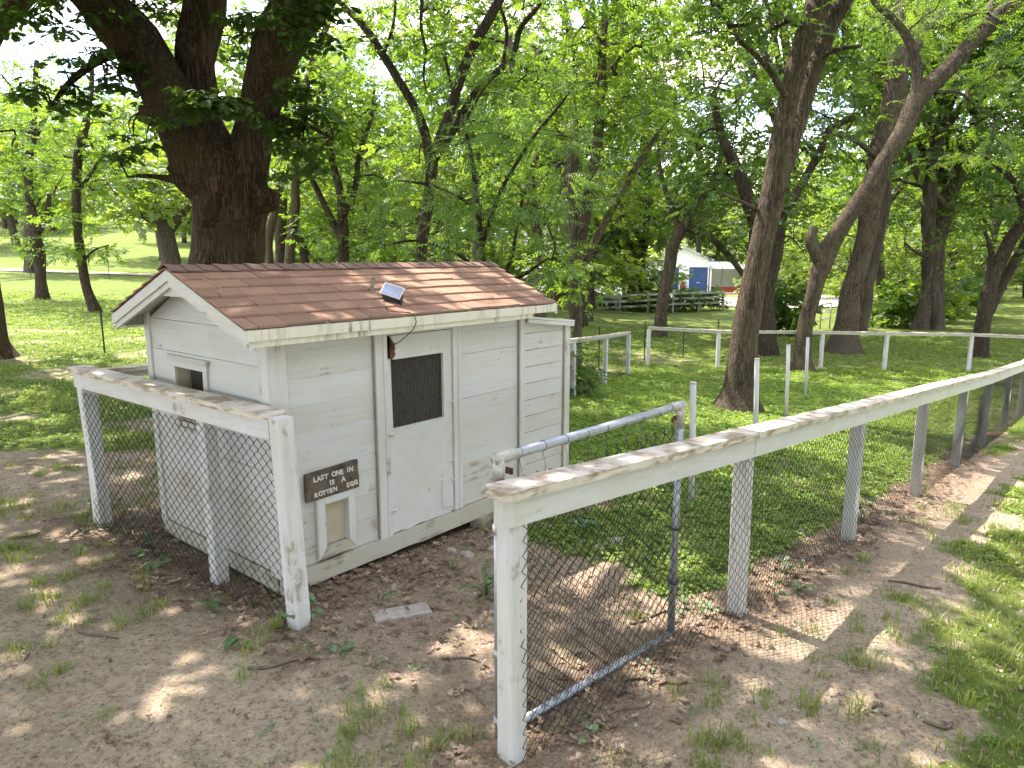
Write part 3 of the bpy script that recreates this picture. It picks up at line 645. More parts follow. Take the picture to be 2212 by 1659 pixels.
stp = roof_hit(803, 628); st_o = MB().box(-.012, -.006, -.01, .012, .006, .095, .002).build('wooden_peg', M['weathered_wood'], None); st_o.location = tuple(stp); st_o.rotation_euler = (.1, .12, CA); tag(st_o, 'small upright wooden peg standing on the brown shingles', 'peg')

# ================================================================== FENCES
def chain(line, zb, zt, a=.028, b=.033, r=.0019, S=3, wob=.006, z_lo=None):
    """zigzag wires woven along a polyline; zb, zt = functions of distance giving bottom and top height"""
    L = np.array(line, float); seg = np.hypot(*(L[1:] - L[:-1]).T); cum = np.r_[0, np.cumsum(seg)]; tot = cum[-1]
    n = max(3, int(tot / a)); K = int(round((zt(0) - zb(0)) / b)) + 1
    s0 = (np.arange(n) + .5) * tot / n; k = np.arange(K)
    sgn = np.where((k[None] + np.arange(n)[:, None]) % 2 == 0, 1, -1)
    S_ = s0[:, None] + sgn * a * .52
    f = k / (K - 1)
    bulge = np.sin(f * math.pi)[None] * wob * (vnoise(s0[:, None] * 1.1 + 0 * f, f[None] * 3 + 0 * s0[:, None]) - .5) * 2
    S_ = np.clip(S_ + (vnoise(s0[:, None] * 2 + f[None], f[None] * 5 + s0[:, None]) - .5) * .010, 0, tot)
    X = np.interp(S_, cum, L[:, 0]); Y = np.interp(S_, cum, L[:, 1])
    dx = np.interp(S_, cum, np.gradient(L[:, 0], cum)); dy = np.interp(S_, cum, np.gradient(L[:, 1], cum)); ln = np.hypot(dx, dy)
    off = sgn * .0032 + bulge
    lo = np.array([zb(s) for s in s0])[:, None]; hi = np.array([zt(s) for s in s0])[:, None]
    P = np.stack([X - dy / ln * off, Y + dx / ln * off, lo + (hi - lo) * f[None]], -1)
    # round the bends: a point either side of each bend
    return tubes(P, r, S)
def rect_beam(p0, p1, w, h, ch0=0.0, ch1=0.0, drop=0.0):
    """beam between two end points of its top centre line; ch0/ch1 clip the corners at the ends"""
    p0, p1 = np.array(p0, float), np.array(p1, float); d = p1 - p0; L = math.hypot(d[0], d[1]); t = np.array([d[0] / L, d[1] / L]); n = np.array([-t[1], t[0]])
    out = [(-w / 2, ch0), (-w / 2 + ch0, 0), (w / 2 - ch0, 0), (w / 2, ch0), (w / 2, L - ch1), (w / 2 - ch1, L), (-w / 2 + ch1, L), (-w / 2, L - ch1)]
    V = []
    for dz in (0, -h):
        for (a, s) in out: V.append((p0[0] + t[0] * s + n[0] * a, p0[1] + t[1] * s + n[1] * a, p0[2] + d[2] * s / L + dz))
    F = [tuple(range(8)), tuple(range(15, 7, -1))] + [(i, i + 8, (i + 1) % 8 + 8, (i + 1) % 8) for i in range(8)]
    return MB().add(V, F)
def local(mb, loc): mb.v = [(a - loc[0], b - loc[1], c - loc[2]) for a, b, c in mb.v]; return mb
def post_mb(x, y, zt, w=.09, lean=(0, 0), zb=None, ang=0.0):
    zb = h1(x, y) - .15 if zb is None else zb; c, s = math.cos(ang), math.sin(ang); V = []
    hw = w / 2; ch = .006
    ring = [(-hw + ch, -hw), (hw - ch, -hw), (hw, -hw + ch), (hw, hw - ch), (hw - ch, hw), (-hw + ch, hw), (-hw, hw - ch), (-hw, -hw + ch)]
    for z, k in ((zb, 0), (zt, 1)):
        for (a, b) in ring: V.append((x + a * c - b * s + lean[0] * k, y + a * s + b * c + lean[1] * k, z))
    F = [tuple(range(7, -1, -1)), tuple(range(8, 16))] + [(i, (i + 1) % 8, (i + 1) % 8 + 8, i + 8) for i in range(8)]
    return MB().add(V, F)
def line_s(line): L = np.array(line, float); return np.r_[0, np.cumsum(np.hypot(*(L[1:] - L[:-1]).T))]
# --- long right fence
rf = thing('chain_link_fence', 'long white wooden post fence with chain link and worn cap rail along dirt path', 'fence', (RF[0][0], RF[0][1], h1(*RF[0])))
loc = rf.location; rs = line_s(RF)
rtop = [1.055 + h1(*RF[0])] + [h1(*p) + z for p, z in zip(RF[1:], [1.02, 1.0, 1.0, .98, .98, .98, .98, .98, .98])]
RT = lambda s: float(np.interp(s, rs, rtop))
ang = math.radians(44.5)
for i, p in enumerate(RF):
    local(post_mb(p[0], p[1], rtop[i] - .002, .092, (random.uniform(-.012, .012), random.uniform(-.012, .012)) if i else (.0, .0), None, ang), loc).build('post', M['paint_post'], rf)
t0 = np.array([RF[1][0] - RF[0][0], RF[1][1] - RF[0][1]]); t0 /= np.linalg.norm(t0)
cuts = [0, 1, 2, 3, 5, 7, 9]
for a, b in zip(cuts[:-1], cuts[1:]):
    pa, pb = np.array(RF[a]), np.array(RF[b]); e0 = .075 if a == 0 else -.004
    d = (pb - pa) / np.linalg.norm(pb - pa); pa2 = pa - d * e0; pb2 = pb - d * .004
    za, zb_ = rtop[a] + .112, rtop[b] + .112
    local(rect_beam((*pa2, za - .0), (*pb2, zb_), .108, .112, .03 if a == 0 else 0), loc).build('rail', M['paint_rail'], rf)
    jz = random.uniform(0, .006)
    local(rect_beam((*(pa2 - d * (.03 if a == 0 else 0)), za + .038 + jz), (*pb2, zb_ + .038 + jz), .148, .0375, .035 if a == 0 else 0), loc).build('cap_board', M['paint_cap'], rf)
nout = np.array([t0[1], -t0[0]]); RFo = [(p[0] + nout[0] * .056, p[1] + nout[1] * .056) for p in RF]
V, F = chain(RFo, lambda s: float(base_h(*[np.interp(s, rs, np.array(RF)[:, k]) for k in (0, 1)])) - .02, lambda s: RT(s) - .004, a=.038, b=.033, r=.0023, wob=.02)
link('wire_mesh', np_mesh('wire_mesh', V - np.array(loc), F, True), M['fence_wire'], rf)
# --- short left fence
lf = thing('chain_link_fence', 'short white fence panel with chain link and peeling cap rail beside the coop', 'fence', (LF[0][0], LF[0][1], h1(*LF[0])))
loc = lf.location; la = math.atan2(LF[2][1] - LF[0][1], LF[2][0] - LF[0][0]); td = np.array([math.cos(la), math.sin(la)]); nd = np.array([-td[1], td[0]])
local(post_mb(LF[0][0] + .035, LF[0][1] - .03, 1.232, .098, (-.045, .01), None, la), loc).build('post', M['paint_post'], lf)
local(post_mb(LF[1][0], LF[1][1], 1.09, .088, (-.02, .02), None, la), loc).build('post', M['paint_post'], lf)
local(post_mb(LF[2][0], LF[2][1], 1.12, .092, (-.06, .03), None, la), loc).build('post', M['paint_post'], lf)
pa = np.array(LF[0]) + td * .075; pb = np.array(LF[2]) + td * .12 + np.array([-.05, .03])
local(rect_beam((*pa, 1.205), (*pb, 1.228), .10, .108, .0, .03), loc).build('rail', M['paint_rail'], lf)
local(rect_beam((*(pa - td * .02), 1.245), (*(pb + td * .03), 1.268), .145, .039, .03, .03), loc).build('cap_board', M['paint_cap'], lf)
LFo = [(p[0] + nd[0] * .052, p[1] + nd[1] * .052) for p in ([LF[0], LF[2]])]
LFo[0] = (LFo[0][0] - .02, LFo[0][1] + .01); LFo[1] = (LFo[1][0] - .03, LFo[1][1] + .02)
V, F = chain(LFo, lambda s: -.0, lambda s: 1.092, a=.039, b=.033, r=.0026, wob=.012); link('wire_mesh', np_mesh('wire_mesh', V - np.array(loc), F, True), M['fence_wire'], lf)
# --- left side and back of the pen
def wood_fence(name_lab, line, tops, wire, capw=.10, mat='paint_cap', b=.05, skip=(), posts=None):
    f = thing('chain_link_fence', name_lab, 'fence', (line[0][0], line[0][1], h1(*line[0]))); loc = f.location; s = line_s(line); tz = [h1(*p) + t for p, t in zip(line, tops)]
    for i, p in enumerate(line):
        a = line[min(i + 1, len(line) - 1)]; c = line[max(i - 1, 0)]; an = math.atan2(a[1] - c[1], a[0] - c[0])
        local(post_mb(p[0], p[1], tz[i] - .002, .092, (random.uniform(-.02, .02), random.uniform(-.02, .02)), None, an), loc).build('post', M['paint_post'], f)
    for i in range(len(line) - 1):
        if i in skip: continue
        local(rect_beam((*line[i], tz[i] + .05), (*line[i + 1], tz[i + 1] + .05), .05, .05), loc).build('rail', M['paint_rail'], f)
        local(rect_beam((*line[i], tz[i] + .082), (*line[i + 1], tz[i + 1] + .082), capw, .031), loc).build('cap_board', M[mat], f)
    off = [(p[0], p[1]) for p in line]
    V, F = chain([(p[0] + .05, p[1] + .05) for p in line], lambda q: float(base_h(*[np.interp(q, s, np.array(line)[:, k]) for k in (0, 1)])) - .02, lambda q: float(np.interp(q, s, tz)) + (.03), b=b, a=.042, r=.0017, wob=.03)
    link('wire_mesh', np_mesh('wire_mesh', V - np.array(loc), F, True), M[wire], f); return f
wood_fence('grey white fence side running behind the coop under the trees', BFL, [1.135, 1.08, 1.0, .98, .98, .98], 'fence_wire')
wood_fence('far white post fence with thin top rail closing the grassy pen', BF, [1.0, .98, .98, .98, .98, .98], 'fence_wire')
# --- open gate folded back along the fence
gA = np.array([-.055, 2.79]); gB = np.array([.915, 3.77]); gt = (gB - gA) / np.linalg.norm(gB - gA); gL = np.linalg.norm(gB - gA)
gate = thing('pipe_gate', 'galvanized pipe gate with sagging chain link folded open against the fence', 'gate', (gA[0], gA[1], 0)); loc = np.array([gA[0], gA[1], 0])
def gp(s, z): return (gt[0] * s, gt[1] * s, z)
PR = .0215
MB().tube([gp(.0, 1.285), gp(gL, 1.297)], PR, 14).build('frame_pipe', M['galvanized_pipe'], gate, True)
MB().tube([gp(.0, -.0), gp(.0, 1.25)], PR * .96, 14).build('frame_pipe', M['galvanized_pipe'], gate, True)
MB().tube([gp(gL, -.04), gp(gL, 1.27)], PR * .96, 14).build('frame_pipe', M['galvanized_pipe'], gate, True)
MB().tube([gp(.03, .03), gp(gL - .02, -.045)], PR * .96, 14).build('frame_pipe', M['galvanized_pipe'], gate, True)
for s, z, sg_ in ((0, 1.285, 1), (gL, 1.297, -1)):
    MB().tube([gp(s - .024 * sg_, z), gp(s + .10 * sg_, z + .001)], PR * 1.16, 14).tube([gp(s, z + .02), gp(s, z - .12)], PR * 1.16, 14).build('corner_fitting', M['galvanized_fitting'], gate, True)
    for q in (.045, .075): MB().tube([gp(s + q * sg_ * .7 + .02 * sg_, z - .035 - q * .3), gp(s + q * sg_ * .7 + .02 * sg_, z - .06 - q * .3)], .010, 6).build('bolt', M['rusty_hardware'], gate)
for z in (.42, .98, .10): MB().tube([gp(-.0, z - .018), gp(-.0, z + .018)], PR * 1.22, 12).build('hinge_band', M['galvanized_fitting'], gate, True)
for i in range(9):
    s = .12 + i * (gL - .2) / 8; MB().tube([gp(s + .03 * math.cos(t) * 0 + .0, 1.288 + (PR + .002) * math.sin(t)) if False else (gt[0] * s + gt[1] * (PR + .0016) * math.cos(t), gt[1] * s - gt[0] * (PR + .0016) * math.cos(t), 1.288 + (PR + .0016) * math.sin(t)) for t in np.linspace(0, 2 * math.pi, 11)], .0016, 4).build('tie_wire', M['tie_wire'], gate)
    MB().tube([gp(s, 1.265), (gt[0] * (s + .004) + .01, gt[1] * (s + .004), 1.20), gp(s + .008, 1.12)], .0012, 4).build('tie_wire', M['tie_wire'], gate)
gl = [(gA[0] + gt[0] * .03 + gt[1] * .01, gA[1] + gt[1] * .03 - gt[0] * .01), (gB[0] - gt[0] * .03 + gt[1] * .01, gB[1] - gt[1] * .03 - gt[0] * .01)]
V, F = chain(gl, lambda s: .02 - .05 * s, lambda s: 1.145 + .07 * max(0, (s - .7)) + .012 * math.sin(s * 9), a=.041, b=.037, r=.0023, wob=.02)
link('wire_mesh', np_mesh('wire_mesh', V - loc, F, True), M['fence_wire'], gate)
for i in range(int(gL / .082)):
    s = .03 + (i + .5) * .082; zt = 1.145 + .07 * max(0, s - .7) + .012 * math.sin(s * 9)
    MB().tube([gp(s + .012, zt - .02), gp(s + .008, zt + .022), gp(s - .004, zt + .026), gp(s - .010, zt + .004), gp(s + .006, zt - .004)], .0024, 4).build('knuckle', M['fence_wire'], gate)
MB().tube([gp(gL - .24, 1.06), gp(gL - .20, 1.075), gp(gL - .15, 1.07), gp(gL - .12, 1.09)], [.012, .022, .024, .010], 8).build('rubber_strap', M['black_plastic'], gate, True)
for z in (.60, .28): MB().tube([(gt[0] * gL + .028 * math.cos(t), gt[1] * gL + .028 * math.sin(t), z + .006 * math.sin(t)) for t in np.linspace(0, 6.3, 10)], .008, 6).build('latch_band', M['tie_wire'], gate, True)
# --- white pipe posts standing in the pen
for (u, vt, vb, Y, rr) in ((1497, 828, 1090, 6.5, .030), (1635, 776, 960, 9.3, .032), (1703, 746, 880, 12.0, .032), (1745, 730, 835, 14.9, .032)):
    p = at_y(u, vt, Y); zb = h1(p[0], p[1]); b = at_y(u - 4, vb, Y)
    o = thing('pipe_post', {1497: 'white pipe post standing just behind the open gate end', 1635: 'white pipe post close to the base of the leaning twin tree'}.get(u, 'slim white pipe post of the far pair in the green pen'), 'post', (b[0], b[1], zb), 0, 'white pipe posts in the pen')
    q = (p[0] - b[0], 0, p[2] - zb)
    MB().tube([(0, 0, -.12), (q[0] * .5 + .004, 0, q[2] * .5), q], rr, 12).build('pole', M['paint_post'], o, True)
    MB().tube([(q[0], 0, q[2] + .0005), (q[0], 0, q[2] + .012)], rr * 1.1, 12).build('cap', M['paint_post'], o, True)
# ================================================================== FAR BUILDINGS AND FENCES
def wbox(mb, x0, y0, z0, x1, y1, z1): return mb.box(x0, y0, z0, x1, y1, z1)
# garage: gable towards the camera, two blue doors, porch on the right
GY0 = 80.0; kx = GY0 / FPX / 1.007
def gxp(u): return (u - 1106) * kx
gz = CAM_H - .0505 * GY0 + .05
gar = thing('garage', 'white garage with two blue roll-up doors and a low porch', 'garage', (gxp(1471), GY0, gz))
ox = gxp(1471); X = lambda u: gxp(u) - ox
xl, xr, hgt, pk = X(1414), X(1529), 3.55, 4.75
doors = [(X(1443), X(1465)), (X(1487), X(1527))]; dh = 2.65
mb = MB()
cut = [xl, doors[0][0], doors[0][1], doors[1][0], doors[1][1], xr]
for a, b in ((0, 1), (2, 3), (4, 5)): mb.box(cut[a], 0, -.3, cut[b], .2, dh)
mb.prism([(xl, dh), (xr, dh), (xr, hgt), ((xl + xr) / 2, pk), (xl, hgt)], 'y', 0, .2)
mb.box(xl, .2, -.3, xl + .2, 8, hgt); mb.box(xr - .2, .2, -.3, xr, 8, hgt); mb.box(xl, 8, -.3, xr, 8.2, hgt)
gw = mb.build('wall', M['garage_white'], gar)
for (a, b) in doors:
    d = MB(); d.box(a, .09, -.2, b, .13, dh); dob = d.build('door', M['garage_blue'], gar)
    for i in range(6): MB().box(a + .02, .06, -.18 + i * .47, b - .02, .089, -.18 + i * .47 + .45, .01).build('door_panel', M['garage_blue'], dob)
    MB().box((a + b) / 2 - .2, .03, .9, (a + b) / 2 + .2, .06, .97).build('handle', M['sheet_metal_roof'], dob)
    MB().box(a - .12, -.03, dh, b + .12, .0, dh + .14).build('lintel', M['garage_white'], gar)
mid = (xl + xr) / 2
for s in (-1, 1):
    e = xl - .4 if s < 0 else xr + .4; ze = hgt - .19
    MB().prism([(mid, pk + .02), (e, ze), (e, ze + .12), (mid, pk + .16)], 'y', -.45, 8.5).build('roof', M['sheet_metal_roof'], gar)
px0, px1 = xr + .05, X(1625)
MB().box(px0, 3.0, -.3, px1, 3.15, 2.6).build('porch_wall', M['garage_white'], gar)
MB().prism([(3.2, 3.1), (-.2, 2.45), (-.2, 2.53), (3.2, 3.2)], 'x', px0, px1 + .3).build('porch_roof', M['sheet_metal_roof'], gar)
for q in (px0 + .1, px1 - .1): MB().box(q, -.05, -.3, q + .16, .11, 2.40).build('porch_post', M['garage_white'], gar)
MB().box(xl + 1.2, -3.2, -.28, px1, -.02, .03).build('apron', M['concrete'], gar)
# milk cans by the pillar
def milk_can(u, dy, mat, lab):
    o = thing('milk_can', lab, 'milk can', (gxp(u), GY0 - dy, gz + .04)); prof = [(.0, .30), (.62, .31), (.80, .19), (.98, .17), (1.04, .24), (1.07, .22)]
    MB().tube([(0, 0, z) for z, r in prof], [r for z, r in prof], 14).build('can', M[mat], o, True)
    for s in (-1, 1): MB().tube([(s * .19, 0, .82), (s * .30, 0, .86), (s * .30, 0, .94), (s * .18, 0, .95)], .02, 6).build('handle', M[mat], o, True)
milk_can(1474.5, .9, 'milk_can_metal', 'grey metal milk can by the garage pillar'); milk_can(1468.5, 1.3, 'rust_can', 'rust brown milk can beside a grey can')
# low building with metal roof behind the mimosa
BY = 52.0; bx = lambda u: (u - 1106) * BY / FPX / 1.02
bar = thing('low_house', 'low grey brown building with pale metal roof behind the trees', 'house', (bx(1060), BY, -.9))
o0 = bx(1060); a, b = bx(905) - o0, bx(1196) - o0
mb = MB(); mb.box(a, 0, -.4, b, 7, 3.45); mb.build('wall', M['barn_wall'], bar)
for u0, u1 in ((960, 985), (1082, 1104), (1140, 1160)):
    w0, w1 = bx(u0) - o0, bx(u1) - o0
    f = MB().box(w0 - .1, -.05, .9, w1 + .1, -.002, 2.3).build('window', M['white_board'], bar); MB().box(w0, -.07, 1.0, w1, -.051, 2.2).build('pane', M['solar_cells'], f)
MB().prism([(-1.0, 3.55), (3.6, 5.0), (8.2, 3.55), (8.2, 3.67), (3.6, 5.14), (-1.0, 3.69)], 'x', a - .5, b + .6).build('roof', M['sheet_metal_roof'], bar)
MB().prism([(-1.02, 3.40), (-.98, 3.40), (-.98, 3.55), (-1.02, 3.55)], 'x', a - .5, b + .6).build('fascia_board', M['grey_board'], bar)
# grey board fence
def board_fence(label, pix, Y0, tops_bots, nr, mat, name='board_fence', thick=.05, bh=.14):
    P = []
    for (u, vt, vb), Y in zip(pix, Y0):
        t = at_y(u, vt, Y); bt = at_y(u, vb, Y); P.append((t[0], t[1], bt[2], t[2]))
    f = thing(name, label, 'fence', (P[0][0], P[0][1], P[0][2])); loc = f.location
    for (x, y, zb, zt) in P: local(post_mb(x, y, zt, .13, (0, 0), zb - .4), loc).build('post', M[mat], f)
    for (p, q) in zip(P[:-1], P[1:]):
        for k in range(nr):
            fz = (k + .55) / nr; za = p[2] + (p[3] - p[2]) * fz + .08; zb = q[2] + (q[3] - q[2]) * fz + .08
            local(rect_beam((p[0], p[1] - .1, za), (q[0], q[1] - .1, zb), thick, bh), loc).build('board', M[mat], f)
    return P
PB = board_fence('grey three board fence in front of the gravel drive', [(1222, 641, 672), (1331, 634, 671), (1339, 634, 670), (1400, 631, 667), (1455, 629, 663), (1511, 628, 661), (1563, 627, 659)], [45, 45, 45, 46.5, 48, 49.5, 51], None, 3, 'grey_board')
PW = board_fence('white board fence on the slope beyond the gravel drive', [(1296, 574, 597), (1330, 578, 600), (1362, 582, 602), (1412, 588, 608)], [84, 83, 82, 81], None, 3, 'white_board')
# farm gate far right
fg = thing('farm_gate', 'small grey tubular farm gate between distant trees', 'gate', tuple(at_y(1772, 697, 34)))
w = at_y(1794, 680, 34)[0] - fg.location.x
for z in (.15, .5, .85): MB().tube([(0, 0, z), (w, 0, z + .1)], .03, 8).build('rail', M['galvanized_fitting'], fg, True)
for x in (0, w): MB().tube([(x, 0, -.4), (x, 0, 1.1)], .035, 8).build('upright', M['galvanized_fitting'], fg, True)
# steel posts
for (u, vt, Y) in ((219, 690, 14.5), (232, 556, 40.0), (62, 556, 40.0), (348, 560, 38.0), (1295, 706, 17.5), (1394, 696, 20.5), (1478, 708, 21.5), (1553, 690, 22.0), (1665, 700, 22.5)):
    p = at_y(u, vt, Y); zb = h1(p[0], p[1])
    o = thing('steel_post', ('dark steel stake on the lawn beside the coop gable' if Y == 14.5 else 'dark steel stake along the pasture track' if u < 400 else 'dark steel stake just beyond the far pen fence'), 'post', (p[0], p[1], zb), 0, 'dark steel stakes')
    hh = max(.9, p[2] - zb)
    MB().box(-.016, -.003, -.2, .016, .003, hh).box(-.003, .0032, -.2, .003, .03, hh - .01).build('stake', M['steel_post_paint'], o)
# red swing bench hanging under the tree
SY = 62.0; sw = thing('porch_swing', 'red slatted bench swing hanging from a branch near the garage', 'swing', tuple(at_y(1577, 636, SY))); s1 = (1597 - 1558) * SY / FPX
for i in range(4): MB().box(-s1 / 2, -.25 + i * .14, .02, s1 / 2, -.14 + i * .14, .06).build('slat', M['red_paint'], sw)
for i in range(3): MB().box(-s1 / 2, .36 + .02 * i, .16 + i * .17, s1 / 2, .40 + .02 * i, .28 + i * .17).build('slat', M['red_paint'], sw)
for s in (-1, 1):
    MB().box(s * s1 / 2 - .03, -.27, .0, s * s1 / 2 + .03, .38, .06).box(s * s1 / 2 - .03, -.27, .26, s * s1 / 2 + .03, .40, .32).box(s * s1 / 2 - .03, .33, .061, s * s1 / 2 + .03, .39, .62).box(s * s1 / 2 - .03, -.27, .061, s * s1 / 2 + .03, -.21, .259).build('end_frame', M['red_paint'], sw)
    MB().tube([(s * s1 / 2, -.24, .33), (s * s1 / 2 * .95, .02, 2.6)], .015, 5).tube([(s * s1 / 2, .36, .6), (s * s1 / 2 * .95, .02, 2.6)], .015, 5).build('chain', M['tie_wire'], sw)
# ================================================================== TREES
def catmull(P, n_per):
    P = np.asarray(P, float); Q = np.vstack([2 * P[0] - P[1], P, 2 * P[-1] - P[-2]]); out = []
    for i in range(1, len(Q) - 2):
        a, b, c, d = Q[i - 1], Q[i], Q[i + 1], Q[i + 2]; m = n_per[i - 1]
        for t in np.arange(m) / m:
            out.append(.5 * ((2 * b) + (-a + c) * t + (2 * a - 5 * b + 4 * c - d) * t * t + (-a + 3 * b - 3 * c + d) * t ** 3))
    out.append(P[-1]); return np.array(out)
def limb(pts, rad, S=14, step=.14, rough=.10, freq=7.0, seed=0.0):
    """bark-covered tapering limb; returns V, F, skeleton points, radii"""
    P4 = np.c_[np.asarray(pts, float), np.asarray(rad, float)]
    seg = np.linalg.norm(P4[1:, :3] - P4[:-1, :3], axis=1); n = [max(2, int(s / step)) for s in seg]
    Q = catmull(P4, n); P, R = Q[:, :3], np.maximum(Q[:, 3], .004)
    # small wander
    s = np.r_[0, np.cumsum(np.linalg.norm(P[1:] - P[:-1], axis=1))]
    wv = (vnoise(s * 1.1 + seed, s * 0 + 3.3 + seed) - .5); wv2 = (vnoise(s * 1.1 + seed, s * 0 + 8.3 + seed) - .5); fade = np.minimum(1, s / 1.5)
    P = P + np.stack([wv, wv2, 0 * wv], 1) * (R * .55 * fade)[:, None]
    V, F = tubes(P[None], R[None], S)
    K = len(P); V = V.reshape(K, S, 3); th = np.arange(S) / S * 2 * math.pi
    cx, sx = np.cos(th), np.sin(th)
    nn = fbm(cx[None] * freq * .5 + 0 * s[:, None] + seed, sx[None] * freq * .5 + 0 * s[:, None], s[:, None] * 1.6 + 0 * cx[None], o=3) - .5
    lump = fbm(cx[None] * 1.1 + 0 * s[:, None] + seed + 9, sx[None] * 1.1 + 0 * s[:, None], s[:, None] * .9 + 0 * cx[None], o=2) - .5
    V = V + (V - P[:, None]) * ((nn * 2 * rough + lump * .28)[:, :, None])
    return V.reshape(-1, 3), F, P, R
# ---- leaf sprays: arrays (L,4,3) of leaf quads, x = along the twig, y = side, z = up
def quad_leaf(base, d, side, L, w, droop, cup):
    base, d, side = map(np.array, (base, d, side)); up = np.cross(d, side); mid = base + d * L * .45 - up * droop * .3
    return [base, mid + side * w / 2 + up * cup, base + d * L - up * droop, mid - side * w / 2 + up * cup]
def spray_simple(n, ln, L, w, rg):
    out = []
    for i in range(n):
        t = (i + .5) / n; s = 1 if i % 2 else -1; a = s * rg.uniform(.5, 1.1) if i < n - 1 else rg.uniform(-.2, .2)
        d = np.array([math.cos(a), math.sin(a), rg.uniform(-.25, .15)]); d /= np.linalg.norm(d); sd = np.cross([rg.uniform(-.4, .4), rg.uniform(-.4, .4), 1], d); sd /= np.linalg.norm(sd)
        k = rg.uniform(.75, 1.2); out.append(quad_leaf((ln * t, 0, -.06 * ln * t * t), d, sd, L * k, w * k, L * .15, w * .12))
    return np.array(out)
def spray_pinnate(n, ln, L, w, rg):
    out = []
    for i in range(n):
        t = .15 + .85 * i / (n - 1)
        for s in (-1, 1):
            a = s * (1.2 - .35 * t); k = (1 - .35 * abs(t - .5)); d = np.array([math.cos(a), math.sin(a), -.18 + rg.uniform(-.12, .12)]); d /= np.linalg.norm(d)
            sd = np.cross([0, rg.uniform(-.2, .2), 1], d); sd /= np.linalg.norm(sd)
            out.append(quad_leaf((ln * t, 0, -.22 * ln * t * t), d, sd, L * k, w * k, L * .12, 0))
    return np.array(out)
def rot_frames(d, up):
    d = d / (np.linalg.norm(d, axis=1, keepdims=True) + 1e-9); s = np.cross(up, d); s /= np.linalg.norm(s, axis=1, keepdims=True) + 1e-9; u = np.cross(d, s)
    return np.stack([d, s, u], -1)     # columns
def leaves_mesh(name, C, Rr, sprays_per, templates, rg, up_bias=.75, size=(.8, 1.25)):
    """C (n,3) cluster centres, Rr (n,) cluster radii -> one leaf mesh"""
    n = len(C); S = n * sprays_per
    ci = np.repeat(np.arange(n), sprays_per)
    d = rg.normal(size=(S, 3)); d[:, 2] *= .55; d /= np.linalg.norm(d, axis=1, keepdims=True)
    pos = C[ci] + d * (Rr[ci] * rg.uniform(.15, 1.0, S) ** .6)[:, None] * np.array([1, 1, .72])
    dd = d + rg.normal(size=(S, 3)) * .45; dd[:, 2] = dd[:, 2] * .6 - .12
    up = np.array([0, 0, up_bias]) + rg.normal(size=(S, 3)) * .38
    Fm = rot_frames(dd, up); sc_ = rg.uniform(size[0], size[1], S)
    which = rg.integers(0, len(templates), S); Vs = []; rn = []
    cr = rg.uniform(0, 1, n)
    for k, T in enumerate(templates):
        m = np.where(which == k)[0]
        if len(m) == 0: continue
        W = np.einsum('sij,lvj->slvi', Fm[m], T) * sc_[m][:, None, None, None] + pos[m][:, None, None, :]
        Vs.append(W.reshape(-1, 3)); r = .45 * cr[ci[m]][:, None] + .55 * rg.uniform(0, 1, (len(m), T.shape[0])); rn.append(r.ravel())
    V = np.concatenate(Vs); F = np.arange(len(V)).reshape(-1, 4)
    return np_mesh(name, V, F, False, {'rnd': ('FACE', np.concatenate(rn))})
def fill_lobe(c, r, n, rg):
    out = []
    while len(out) < n:
        p = rg.uniform(-1, 1, 3); q = np.dot(p, p)
        if q > 1 or (q < .12 and rg.random() < .6): continue
        out.append(np.array(c) + p * np.array(r))
    return out
TREE_TRIS = [0]
